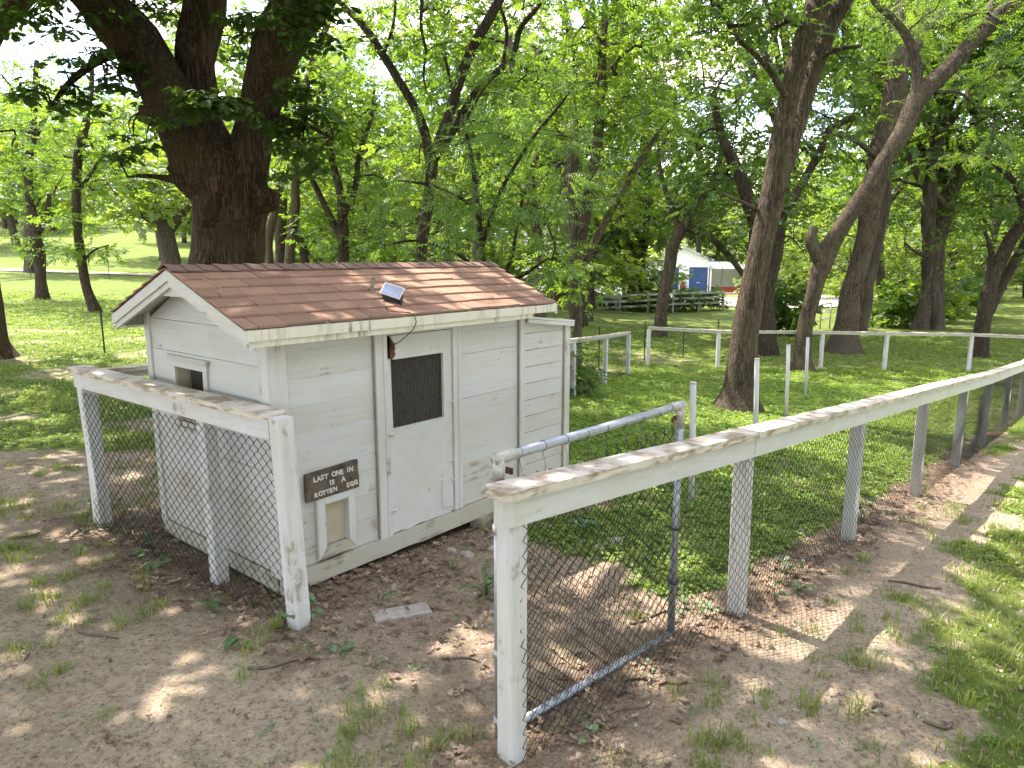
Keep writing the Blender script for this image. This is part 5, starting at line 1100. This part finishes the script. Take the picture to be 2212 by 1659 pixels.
# mimosa with pale pink flowers, just behind the pen side fence
mim = traced('mimosa_tree', 'feathery mimosa with thin dark stems and faint pink flowers behind the coop', (1042, 640, 9),
 [[(1042, 560, 6), (1036, 500, 6), (1030, 430, 5.5), (1022, 360, 5), (1010, 300, 4), (990, 240, 3)], [(1040, 540, 5), (1070, 440, 4.5, -.2), (1100, 380, 4, -.3), (1150, 300, 3.5, -.4), (1200, 240, 3, -.4), (1230, 200, 2, -.4)], [(1046, 600, 5), (1090, 590, 4.5, -.3), (1108, 540, 4, -.4), (1120, 480, 3.5, -.4), (1130, 420, 3, -.4)], [(1032, 450, 4), (980, 420, 3.5, -.2), (930, 400, 3, -.3), (860, 390, 2, -.4)], [(1044, 590, 4), (980, 545, 3.5, -.3), (900, 520, 3, -.4), (830, 530, 2, -.5)], [(1050, 610, 4, -.2), (1120, 600, 3.5, -.4), (1180, 560, 3, -.5)], [(1000, 270, 3), (1040, 200, 2.5), (1080, 150, 2)]],
 [(1010, 330, -.3, 120, 50, 9, 1.0), (1140, 300, -.4, 110, 60, 10, 1.0), (1000, 430, -.5, 130, 40, 10, 1.0), (1140, 450, -.5, 110, 50, 9, 1.0), (870, 420, -.4, 80, 36, 5, .9), (880, 530, -.4, 90, 24, 5, .8), (1000, 525, -.5, 90, 20, 5, .8), (1180, 560, -.5, 70, 36, 6, .9), (1080, 210, -.2, 90, 40, 6, 1.0), (1240, 380, -.4, 70, 50, 4, 1.0)], Y=11.8, bark='dark_bark', leaf='mimosa_leaf', tm=T_FINE, cl_r=(.30, .55), sprays=8, twig_k=.6, S=8)
fl = MB(); rr = random.Random(8)
for i in range(34):
    p = at_y(rr.gauss(1030, 70), rr.gauss(400, 70), 11.1 + rr.uniform(-.4, .6)); p = p - np.array(mim.location)
    for j in range(16):
        a, e = rr.uniform(0, 6.28), rr.uniform(-.2, 1.4); q = p + .028 * np.array([math.cos(a) * math.cos(e), math.sin(a) * math.cos(e), math.sin(e)]); s_ = np.array([rr.uniform(-1, 1), rr.uniform(-1, 1), rr.uniform(-1, 1)]) * .004
        o = len(fl.v); fl.v += [tuple(p + s_), tuple(p - s_), tuple(q)]; fl.f.append((o, o + 1, o + 2))
link('flowers', np_mesh('flowers', np.array(fl.v), np.array(fl.f)), M['mimosa_flower'], mim, 'stuff')
# ------------------------------------------------ trees outside the frame, behind and beside the camera, that share the grove's canopy
def generic(name, label, x, y, hgt, rad, crown, leaf, bark, tm, rg, n=70, cl=(.7, 1.1), sprays=8, cat='tree', group=None, tk=1.6, low=.35):
    g = h1(x, y); pts = [(x, y, g - .3), (x, y, g + .3), (x + rg.normal() * .03 * hgt, y + rg.normal() * .03 * hgt, g + hgt * .35), (x + rg.normal() * .05 * hgt, y + rg.normal() * .05 * hgt, g + hgt * .62), (x + rg.normal() * .06 * hgt, y + rg.normal() * .06 * hgt, g + hgt * .9)]
    L = [(pts, [rad * 1.5, rad * 1.1, rad * .85, rad * .55, rad * .15])]
    for i in range(5):
        a = rg.uniform(0, 6.28); f = rg.uniform(.35, .6); st = np.array(pts[2]) * (1 - (f - .35) / .27) + np.array(pts[3]) * (f - .35) / .27; r = crown * rg.uniform(.5, .85)
        L.append(([st, st + np.array([math.cos(a) * r * .5, math.sin(a) * r * .5, hgt * .14]), st + np.array([math.cos(a) * r, math.sin(a) * r, hgt * .24])], [rad * .45, rad * .3, rad * .1]))
    lb = []
    for i in range(8):
        a = i * 2.4; f = rg.uniform(low, .92); r = crown * (.62 if f < .8 else .3); lb.append((np.array([x + math.cos(a) * r, y + math.sin(a) * r, g + hgt * f]), (crown * .48, crown * .48, hgt * .14), n // 8))
    return grow(name, label, L, lb, bark, leaf, tm, rg, (x, y, g), cat, group, cl, sprays, 10, .5, .1, tk)
generic('shade_tree', 'leafy tree on the lawn left of the coop path', -12.5, 8.0, 12.0, .3, 4.5, 'deep_leaf', 'grey_bark', T_BIG, rgt, 96)
generic('shade_tree', 'leafy tree behind the dirt yard', -6.5, 2.2, 12.5, .3, 4.2, 'deep_leaf', 'grey_bark', T_BIG, rgt, 80, low=.5)
# ------------------------------------------------ background woodland: three built trees, then copies
def copy_tree(root, loc, rz, s, label=None):
    r = root.copy(); COL.objects.link(r); r.location = loc; r.rotation_euler = (0, 0, rz); r.scale = (s[0], s[0], s[1])
    if label: r['label'] = label
    for c in list(root.children):
        d = c.copy(); COL.objects.link(d); d.parent = r
    return r
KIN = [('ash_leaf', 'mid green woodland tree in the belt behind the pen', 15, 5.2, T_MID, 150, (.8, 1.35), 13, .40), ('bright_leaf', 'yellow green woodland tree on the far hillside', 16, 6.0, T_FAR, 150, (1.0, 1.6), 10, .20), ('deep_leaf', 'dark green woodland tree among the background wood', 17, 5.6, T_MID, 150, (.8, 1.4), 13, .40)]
spots = {0: [], 1: [], 2: []}
rb_ = random.Random(21)
for (x, y) in ((-30, 62), (-22, 78), (-12, 60), (-38, 84), (-48, 70), (-4, 66), (5, 72), (-14, 92), (-60, 92), (-28, 100), (-2, 96), (-70, 70), (16, 104), (34, 98), (50, 100), (8, 90), (28, 108), (62, 84)): spots[1].append((x, y))
for (x, y) in ((-1.5, 34), (3, 46), (23, 44), (29, 38), (-13, 38), (33, 50), (38, 62), (44, 52), (48, 70)): spots[0].append((x, y))
for (x, y) in ((21, 35), (35, 42), (38, 74), (26, 100), (46, 86), (6, 118), (55, 66), (60, 100), (-40, 118), (-14, 124), (20, 126), (44, 124), (70, 112), (-70, 118)): spots[2].append((x, y))
for i in range(46):
    spots[1 if i % 3 else 2].append((-95 + i * 4.3 + rb_.uniform(-2, 2), rb_.uniform(96, 135)))
for (x, y) in ((-9, 50), (-1, 55), (6, 56), (-16, 56), (-24, 66), (1, 64), (30, 84), (40, 92), (52, 80), (22, 108), (48, 58), (-17, 70), (-8, 74)): spots[1].append((x, y))
UNDER = [(24, 50), (30, 56), (36, 58), (27, 64), (33, 70), (43, 60), (21, 58), (-3, 38), (1.5, 40), (5, 44), (-8, 38), (38, 48), (46, 54), (8, 50), (-5, 46), (29, 78), (40, 80)]
TALL = [(0, 10.9, 31), (2, 16.2, 33), (0, 20.2, 34), (2, 2.8, 30), (0, 25, 31), (2, 3.4, 33), (2, 28, 24)]
SKY_BLOCKERS = [(0, 9.5, -4.5), (2, 12.5, -10), (0, 15.5, 1.5), (2, 5.5, -12.5), (0, 19, -5), (2, 12.8, 3.6), (0, -5.5, -6.5), (2, 23, 1), (0, 0.5, -9), (0, -10.5, -7.5), (2, -2.5, -11.5), (0, 6.5, -8.5), (2, 13.5, -3.5), (0, -15.5, -1.5), (0, 17.5, 4.5), (2, 3, -16), (0, 21, -7), (2, -10, -16), (2, 22, 10)]  # unseen trees added to block low sky light from the coop walls
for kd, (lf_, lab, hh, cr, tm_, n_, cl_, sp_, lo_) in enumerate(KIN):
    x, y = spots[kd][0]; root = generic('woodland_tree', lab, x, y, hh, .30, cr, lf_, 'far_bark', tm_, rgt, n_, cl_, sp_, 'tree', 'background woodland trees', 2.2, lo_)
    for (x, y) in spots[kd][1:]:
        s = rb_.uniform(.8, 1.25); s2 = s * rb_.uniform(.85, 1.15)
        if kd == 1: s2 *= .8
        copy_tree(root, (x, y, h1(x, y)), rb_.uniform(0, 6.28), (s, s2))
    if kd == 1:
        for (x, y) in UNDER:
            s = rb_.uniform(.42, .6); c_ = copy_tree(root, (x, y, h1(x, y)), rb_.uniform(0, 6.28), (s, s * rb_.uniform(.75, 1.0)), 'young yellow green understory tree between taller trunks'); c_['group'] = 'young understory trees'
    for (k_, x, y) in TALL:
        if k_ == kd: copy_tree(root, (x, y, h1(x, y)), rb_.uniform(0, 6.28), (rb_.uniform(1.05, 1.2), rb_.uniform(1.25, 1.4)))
    for (k_, x, y) in SKY_BLOCKERS:
        if k_ == kd:
            c_ = copy_tree(root, (x, y, h1(x, y)), rb_.uniform(0, 6.28), (rb_.uniform(.85, 1.05), rb_.uniform(.8, 1.0)), 'unseen tree added behind the yard to block low sky'); c_['group'] = 'added sky-blocking trees around the yard'
# shrubs
def shrub(label, u, v, Y, ru, rv, n, leaf, tm=T_SIMPLE, name='shrub', cl=(.25, .45), sprays=9):
    p = at_y(u, v, Y); g = h1(p[0], p[1]); k = Y / FPX; base = np.array([p[0], p[1], g]); L = []
    for i in range(4):
        a = i * 1.7; L.append(([base + np.array([0, 0, -.1]), base + np.array([math.cos(a) * ru * k * .3, math.sin(a) * ru * k * .3, .35]), base + np.array([math.cos(a) * ru * k * .6, math.sin(a) * ru * k * .6, rv * k * 1.2])], [.02, .014, .006]))
    return grow(name, label, L, [(base + np.array([0, 0, rv * k]), (ru * k, ru * k * .8, rv * k), n)], 'dark_bark', leaf, tm, rgt, base, 'shrub', None, cl, sprays, 6, .2, .05, .6)
shrub('dark leafy shrub behind the coop annex corner', 1195, 690, 13.0, 70, 55, 26, 'deep_leaf')
shrub('bushy undergrowth left of the shrub by the annex', 1110, 640, 14.5, 70, 30, 12, 'ash_leaf', T_PINN)
shrub('bright leafy bush at the right wood edge', 1945, 650, 36, 70, 50, 30, 'ash_leaf', T_BIG, cl=(.5, .9))
shrub('pale green bush under the vine clad tree', 2010, 640, 40, 60, 50, 26, 'bright_leaf', T_BIG, cl=(.5, .9))
shrub('broad bush below the dark forked tree', 2080, 640, 44, 70, 50, 26, 'deep_leaf', T_BIG, cl=(.5, .9))
shrub('young leafy sapling bush at the fence by the leaning twin tree', 1690, 640, 30, 60, 60, 24, 'deep_leaf', T_BIG, cl=(.4, .7))
hedge_c = []
for (p, q) in zip(PB[:-1], PB[1:]):
    L = math.hypot(q[0] - p[0], q[1] - p[1]); m = max(1, int(L * 5))
    for i in range(m):
        t = (i + .5) / m; hedge_c.append((p[0] + (q[0] - p[0]) * t, p[1] + (q[1] - p[1]) * t + .75, p[2] + rgt.uniform(.0, .85)))
hd = link('hedge', leaves_mesh('hedge', np.array(hedge_c), np.full(len(hedge_c), .5), 9, T_BIG, rgt), M['deep_leaf'], None, 'stuff'); tag(hd, 'dark leafy hedge mass right behind the grey board fence', 'hedge')
# ================================================================== GROUND COVER
rgs = np.random.default_rng(77)
def blocked(x, y):
    lx, ly = coop_xy(x, y); return (lx > -.13) & (lx < 2.88) & (ly > -.03) & (ly < 1.6)
def view_ok(x, y, m=.12): return (y > .9) & (np.abs(x) < (y + 1.5) * (.75 + m))
def scatter(n, x0, x1, y0, y1, fn, near_bias=0.0):
    x = rgs.uniform(x0, x1, n); y = y0 + (y1 - y0) * rgs.uniform(0, 1, n) ** (1 + near_bias)
    g, l = masks(x, y); k = (rgs.uniform(0, 1, n) < fn(x, y, g, l)) & ~blocked(x, y) & view_ok(x, y)
    return x[k], y[k]
def blades(name, x, y, hgt, wid, per, spread, mat, lean=.5):
    n = len(x); X = np.repeat(x, per) + rgs.normal(size=n * per) * spread; Y = np.repeat(y, per) + rgs.normal(size=n * per) * spread; Hh = np.repeat(hgt, per) * rgs.uniform(.55, 1.2, n * per)
    a = rgs.uniform(0, 6.28, n * per); d = np.stack([np.cos(a), np.sin(a)], 1); b = np.stack([-d[:, 1], d[:, 0]], 1); ln = rgs.uniform(.15, 1, n * per) * lean * Hh; w = np.repeat(wid, per) if np.ndim(wid) else wid
    z = hz(X, Y) - .004; V = np.empty((n * per, 5, 3)); w = np.broadcast_to(w, (n * per,))
    for k, (f, ww, lf_) in enumerate(((0, 1, 0), (0, -1, 0), (.58, .8, .35), (.58, -.8, .35), (1, 0, 1))):
        V[:, k, 0] = X + b[:, 0] * ww * w / 2 + d[:, 0] * ln * lf_; V[:, k, 1] = Y + b[:, 1] * ww * w / 2 + d[:, 1] * ln * lf_; V[:, k, 2] = z + Hh * f * (1 - .12 * lf_)
    i = np.arange(n * per)[:, None] * 5; F4 = i + np.array([[0, 1, 3, 2]]); F3 = i + np.array([[2, 3, 4]])
    r = np.repeat(rgs.uniform(0, 1, n), per) * .5 + rgs.uniform(0, 1, n * per) * .5
    return link(name, np_mesh(name, V.reshape(-1, 3), [F4, F3], False, {'rnd': ('FACE', np.r_[r, r])}), M[mat], None, 'stuff')
def cover(name, x, y, size, leaves, hgt, mat):
    """low broad-leaved plants: leaves on short stalks around a centre"""
    n = len(x); N = n * leaves; X = np.repeat(x, leaves); Y = np.repeat(y, leaves); s = np.repeat(size, leaves) * rgs.uniform(.6, 1.2, N)
    a = rgs.uniform(0, 6.28, N); r = s * rgs.uniform(.2, 2.2, N); cx = X + np.cos(a) * r; cy = Y + np.sin(a) * r; z = hz(cx, cy) + np.repeat(hgt, leaves) * rgs.uniform(.1, 1.1, N)
    up = np.array([0, 0, 1]) + rgs.normal(size=(N, 3)) * .33; d = np.stack([np.cos(a), np.sin(a), rgs.normal(size=N) * .2 - .15], 1); Fm = rot_frames(d, up)
    T = np.array([(-.5, 0, -.05), (-.05, .42, .06), (.55, 0, -.06), (-.05, -.42, .06)])
    V = np.einsum('sij,vj->svi', Fm, T) * s[:, None, None] + np.stack([cx, cy, z], 1)[:, None]
    rn = np.repeat(rgs.uniform(0, 1, n), leaves) * .5 + .5 * rgs.uniform(0, 1, N)
    return link(name, np_mesh(name, V.reshape(-1, 3), np.arange(4 * N).reshape(-1, 4), False, {'rnd': ('FACE', rn)}), M[mat], None, 'stuff')
# lush low plants in the pen and on the lawns
x, y = scatter(60000, -3, 16, 4.2, 21, lambda x, y, g, l: np.where(in_poly(x, y, YARD), smooth(.2, .62, g) * np.clip(9.0 / y, .3, 1), 0), .25)
o = cover('ground_cover', x, y, .026 + .0017 * y, 7, .035 + .0045 * y * 0 + .03 * fbm(x * .8, y * .8), 'cover_leaf'); tag(o, 'lush low green plants carpeting the fenced pen', 'ground cover')
x, y = scatter(70000, -26, 24, 4.6, 30, lambda x, y, g, l: np.where(in_poly(x, y, YARD), 0, smooth(.45, .85, g) * np.clip(9.0 / y, .25, 1)), .35)
o = cover('ground_cover', x, y, .022 + .0024 * y, 6, .03 + .02 * fbm(x, y), 'cover_leaf'); tag(o, 'low green weeds mixed through the lawns around the pen', 'ground cover')
# grass: right lawn, sparse tufts on the dirt, far lawns
x, y = scatter(13000, .5, 12, 1.4, 13, lambda x, y, g, l: np.where(in_poly(x, y, YARD) | (x < (y - 2.6) * .95), 0, smooth(.3, .8, g)), .3)
o = blades('grass', x, y, .045 + .035 * fbm(x * 2, y * 2), .0045 + .0005 * y, 16, .05, 'grass_blade', .8); tag(o, 'short bright grass lawn right of the long fence', 'grass')
x, y = scatter(1500, .5, 12, 1.4, 13, lambda x, y, g, l: np.where(in_poly(x, y, YARD) | (x < (y - 2.6) * .95), 0, smooth(.3, .8, g)), .3)
o = cover('clover', x, y, np.full(len(x), .022), 14, np.full(len(x), .03), 'cover_leaf'); tag(o, 'clover patches among the lawn right of the fence', 'clover')
x, y = scatter(5200, -5, 4.5, 1.3, 8, lambda x, y, g, l: np.where(in_poly(x, y, YARD), .02, smooth(.44, .62, fbm(x * 1.6 + 11, y * 1.6, o=3)) * .5 + .05) * (1 - .8 * l))
o = blades('grass_tufts', x, y, .05 + .075 * rgs.uniform(0, 1, len(x)) ** 2, .005, 26, .030, 'grass_blade', .9); tag(o, 'sparse small grass tufts on the bare dirt', 'grass')
x, y = scatter(20000, -26, 22, 4.6, 30, lambda x, y, g, l: np.where(in_poly(x, y, YARD), 0, smooth(.4, .8, g) * np.clip(10 / y, .3, 1)), .2)
o = blades('grass', x, y, .06 + .05 * fbm(x * 2, y * 2), .006 + .0011 * y, 7, .09, 'grass_blade', .7); tag(o, 'shaded lawn grass beyond the coop and pen', 'grass')
x, y = scatter(6000, -4.8, 4.4, 1.4, 8, lambda x, y, g, l: .06 + .3 * smooth(.48, .64, fbm(x * 1.9 + 3, y * 1.9 + 8, o=3)) + .12 * l)
o = cover('seedlings', x, y, .010 + .016 * rgs.uniform(0, 1, len(x)) ** 2, 6, np.full(len(x), .026), 'weed_leaf'); tag(o, 'tiny green seedlings dotted over the dirt', 'seedlings')
# leaf litter
def litter(name, x, y, s0, s1, lift, label):
    n = len(x); s = rgs.uniform(s0, s1, n); a = rgs.uniform(0, 6.28, n); up = np.array([0, 0, 1]) + rgs.normal(size=(n, 3)) * .26
    Fm = rot_frames(np.stack([np.cos(a), np.sin(a), rgs.normal(size=n) * .16], 1), up)
    T = np.array([(-.55, 0, .05), (-.28, .20, .10), (.0, .10, -.02), (.18, .30, .14), (.55, 0, .06), (.18, -.30, .12), (.0, -.10, -.02), (-.28, -.20, .12), (0, 0, -.04)])
    V = np.einsum('sij,vj->svi', Fm, T) * s[:, None, None]; V += np.stack([x, y, hz(x, y) + lift * rgs.uniform(.2, 1, n) + .004], 1)[:, None]
    F = np.array([(8, i, (i + 1) % 8) for i in range(8)]); F = (F[None] + (np.arange(n) * 9)[:, None, None]).reshape(-1, 3)
    o = link(name, np_mesh(name, V.reshape(-1, 3), F, False, {'rnd': ('FACE', np.repeat(rgs.uniform(0, 1, n) ** 1.4, 8))}), M['dry_leaf'], None, 'stuff'); return tag(o, label, 'leaf litter')
x, y = scatter(52000, -4.5, 7, 2.0, 11, lambda x, y, g, l: np.where(seg_dist(x, y, LF) < .9, 1.6, 1) * l ** 1.5 * .8)
litter('leaf_litter', x, y, .022, .068, .022, 'brown dead leaves drifted round the coop and along the fences')
x, y = scatter(22000, -5, 6, 1.4, 10, lambda x, y, g, l: .05 + .5 * smooth(.48, .66, fbm(x * 2.1 + 31, y * 2.1, o=3)))
litter('leaf_litter', x, y, .012, .042, .006, 'scattered dry leaf scraps on the open dirt')
# grit and clods
x, y = scatter(26000, -4.5, 5, 1.4, 7.5, lambda x, y, g, l: .7 * (1 - .6 * g))
n = len(x); s = .004 + .013 * rgs.uniform(0, 1, n) ** 4; T = np.array([(1, 0, 0), (-.4, .9, 0), (-.5, -.8, .1), (.1, .1, .75)]); a = rgs.uniform(0, 6.28, n)
V = np.stack([(np.cos(a)[:, None] * T[None, :, 0] - np.sin(a)[:, None] * T[None, :, 1]) * s[:, None] + x[:, None], (np.sin(a)[:, None] * T[None, :, 0] + np.cos(a)[:, None] * T[None, :, 1]) * s[:, None] + y[:, None], T[None, :, 2] * s[:, None] + hz(x, y)[:, None] - .001], -1)
F = np.array([(0, 1, 3), (1, 2, 3), (2, 0, 3)]); F = (F[None] + (np.arange(n) * 4)[:, None, None]).reshape(-1, 3)
o = link('grit', np_mesh('grit', V.reshape(-1, 3), F), M['stone'], None, 'stuff'); tag(o, 'small clods and grit on the dirt', 'grit')
x, y = scatter(60000, -5, 5, 1.3, 8, lambda x, y, g, l: .12 + .55 * smooth(.45, .62, fbm(x * 3.1 + 7, y * 3.1, o=3)))
n = len(x); a = rgs.uniform(0, 6.28, n); Fm = rot_frames(np.stack([np.cos(a), np.sin(a), rgs.normal(size=n) * .15], 1), np.array([0, 0, 1]) + rgs.normal(size=(n, 3)) * .3); s = .006 + .018 * rgs.uniform(0, 1, n) ** 3
V = np.einsum('sij,vj->svi', Fm, np.array([(-.5, -.1, 0), (.1, -.28, .05), (.5, .05, 0), (-.1, .3, .06)])) * s[:, None, None] + np.stack([x, y, hz(x, y) + .003], 1)[:, None]
o = link('debris', np_mesh('debris', V.reshape(-1, 3), np.arange(4 * n).reshape(-1, 4), False, {'rnd': ('FACE', rgs.uniform(0, 1, n) ** 1.6)}), M['dry_leaf'], None, 'stuff'); tag(o, 'fine bark chips and leaf crumbs strewn on the dirt', 'debris')
# fallen sticks
def stick(u, v, u2, v2, r, lab='thin brown fallen stick lying on the bare dirt', bend=.03, mat='twig_bark', grp='fallen sticks'):
    a, b = ghit(u, v), ghit(u2, v2); n = 9; P = []
    for i in range(n):
        t = i / (n - 1); p = a + (b - a) * t; q = np.array([-(b - a)[1], (b - a)[0], 0]); q = q / (np.linalg.norm(q) + 1e-6)
        p = p + q * bend * math.sin(t * 5 + u) ; p[2] = h1(p[0], p[1]) + r * .8; P.append(p)
    if lab.startswith('thin brown') and u > 1300: lab, grp = 'thin brown stick lying on the dirt beside the long fence', 'sticks by the long fence'
    o = MB().tube([p - a for p in P], [r * (1 - .5 * i / n) for i in range(n)], 7).build('fallen_stick', M[mat], None, True); o.location = tuple(a); tag(o, lab, 'stick', grp); return o
for q in ((538, 1442, 690, 1432, .011), (160, 1352, 245, 1388, .009), (1355, 1350, 1485, 1318, .009), (1345, 1480, 1480, 1476, .009), (2030, 1275, 1920, 1262, .010), (2000, 1572, 2060, 1570, .011), (30, 1390, 60, 1425, .008), (20, 1170, 90, 1150, .008), (215, 1590, 260, 1600, .007), (960, 1420, 1060, 1445, .007), (980, 1490, 1062, 1520, .006), (870, 1180, 925, 1215, .006), (1880, 1520, 1900, 1545, .008), (1320, 1560, 1400, 1520, .006)): stick(*q)
stick(470, 1400, 548, 1300, .0045, 'pale dry straw stalk leaning over the dirt by the fence post', .0, 'dry_straw', None)
stick(420, 1290, 545, 1340, .006, 'forked grey twig heap at the foot of the short fence', .05, 'twig_bark', None)
# stones, paver, support blocks
def rock(u, v, r, label, name='stone', mat='stone', flat=.55, cat='stone', grp=None):
    p = ghit(u, v); bm = bmesh.new(); bmesh.ops.create_icosphere(bm, subdivisions=3, radius=1); co = np.array([q.co[:] for q in bm.verts]); nn = 1 + (fbm(co[:, 0] * 1.3 + u, co[:, 1] * 1.3, co[:, 2] * 1.3, o=3) - .5) * .8
    for q, c, m in zip(bm.verts, co, nn): q.co = Vector(c * m * np.array([r, r * .8, r * flat]))
    me = bpy.data.meshes.new(name); bm.to_mesh(me); bm.free(); o = link(name, me, M[mat]); o.location = (p[0], p[1], p[2] + r * .15); return tag(o, label, cat, grp)
for (u, v, r) in ((1010, 1205, .05), (1065, 1190, .045), (975, 1195, .04), (760, 1195, .03), (1290, 1185, .05), (1330, 1175, .06), (380, 1170, .035), (1720, 1535, .02), (1690, 1560, .025), (1800, 1500, .016)): rock(u, v, r, 'small rough grey stone half sunk in leaf litter or dirt', grp='small stones')
p = ghit(868, 1330); pv = MB().box(-.17, -.065, -.03, .17, .065, .022, .006).build('paving_slab', M['stone'], None); pv.location = (p[0], p[1], p[2]); pv.rotation_euler = (0, .03, math.radians(24)); tag(pv, 'flat tan slab lying in the leaves before the coop door', 'slab')
q = cw(1.86, .07, 0); q[2] = h1(q[0], q[1]); wb = MB().box(-.26, -.06, -.06, .20, .06, max(.04, .026 - q[2]), .012).build('support_log', M['weathered_wood'], None); wb.location = tuple(q); wb.rotation_euler = (0, 0, CA + .35); tag(wb, 'short weathered timber propping up the coop sill', 'timber')
for (lx, ly) in ((2.75, .1), (2.75, 1.45), (1.3, 1.45), (-.02, .12), (-.02, 1.45), (1.3, .3)):
    q = cw(lx, ly, 0); q[2] = h1(q[0], q[1]); b = MB().box(-.095, -.095, -.1, .095, .095, max(.02, .028 - q[2]), .01).build('foundation_block', M['concrete'], None); b.location = tuple(q); b.rotation_euler = (0, 0, CA); tag(b, 'grey block holding the coop above the ground', 'block', 'blocks under the coop')
# broad-leaved weeds: each leaf its own piece
def leaf_mesh(L, w, name='leaf'):
    prof = [(0, .04), (.12, .32), (.32, .5), (.6, .42), (.85, .18), (1, 0)]; V = []
    for x, k in prof: V += [(x * L, k * w, .12 * w * k * 2 - .25 * L * x * x), (x * L, 0, -.25 * L * x * x), (x * L, -k * w, .12 * w * k * 2 - .25 * L * x * x)]
    F = []
    for i in range(len(prof) - 1): F += [(3 * i, 3 * i + 3, 3 * i + 4, 3 * i + 1), (3 * i + 1, 3 * i + 4, 3 * i + 5, 3 * i + 2)]
    me = np_mesh(name, np.array(V), np.array(F), True, {'rnd': ('FACE', np.full(len(F), .5))}); me.materials.append(M['weed_leaf']); return me
LM = [leaf_mesh(.058, .044), leaf_mesh(.042, .032), leaf_mesh(.11, .07), leaf_mesh(.032, .024)]
def weed(u, v, label, hgt, n, k, spread=.08, yoff=0):
    p = ghit(u, v); o = thing('weed_plant', label, 'weed', tuple(p)); mb = MB(); R = random.Random(int(u * 7 + v)); nst = max(3, n // 3); tips = []
    for i in range(nst):
        a = R.uniform(0, 6.28); r = R.uniform(.4, 1) * spread * 1.5; tp = [(0, 0, -.02), (math.cos(a) * r * .4, math.sin(a) * r * .4, hgt * .5), (math.cos(a) * r, math.sin(a) * r, hgt * R.uniform(.7, 1.05))]; mb.tube(tp, [.0035, .003, .002], 5); tips.append(tp)
    mb.build('stem', M['weed_leaf'], o)
    for i in range(n):
        tp = tips[i % nst]; f = R.uniform(.45, 1.0) if i >= nst else 1.0; b = Vector(tp[1]).lerp(Vector(tp[2]), (f - .45) / .55); lo = link('leaf', LM[k if R.random() < .7 else max(0, k - 1)], None, o)
        lo.location = b; lo.rotation_euler = (R.uniform(-.25, .25), R.uniform(-.25, .35), R.uniform(0, 6.28)); s = R.uniform(.75, 1.2); lo.scale = (s, s, s)
for (u, v, lab, hh, n, k, sp_) in ((668, 1352, 'round-leaved weed sprouting at the foot of the near left post', .16, 14, 0, .13), (1048, 1285, 'bushy green weed in front of the gate post', .17, 26, 1, .13), (205, 1100, 'broad-leaved weed with a drooping leaf beside the far left post', .16, 7, 2, .10),
 (1270, 1150, 'large broad-leaved dock plant behind the gate mesh', .16, 8, 2, .16), (1480, 1318, 'low weed clump behind the gate end', .10, 16, 1, .14), (1862, 1128, 'leafy weed hugging the third fence post', .20, 18, 0, .12), (1690, 1240, 'weed with several leaves beside the long fence mesh', .10, 12, 1, .14),
 (1725, 1275, 'small weed sprig on the dirt strip by the fence', .08, 8, 1, .10), (1672, 1288, 'dark small weed under the long fence', .08, 8, 1, .10), (330, 1222, 'trailing green vine in the leaves by short fence', .06, 12, 0, .20), (305, 1185, 'small leafy sprout among dead leaves', .05, 8, 1, .14), (520, 1400, 'pale little seedling with four leaves on the dirt', .05, 5, 3, .05),
 (455, 1310, 'tiny bright sprout near the short fence middle post', .05, 6, 3, .06), (1270, 1600, 'small weed at the foot of the gate pipe', .06, 7, 3, .07), (740, 1400, 'little weed on the dirt before the slab', .05, 8, 1, .10), (820, 1300, 'little weed beside the tan slab', .08, 7, 3, .08)): weed(u, v, lab, hh, n, k, sp_)
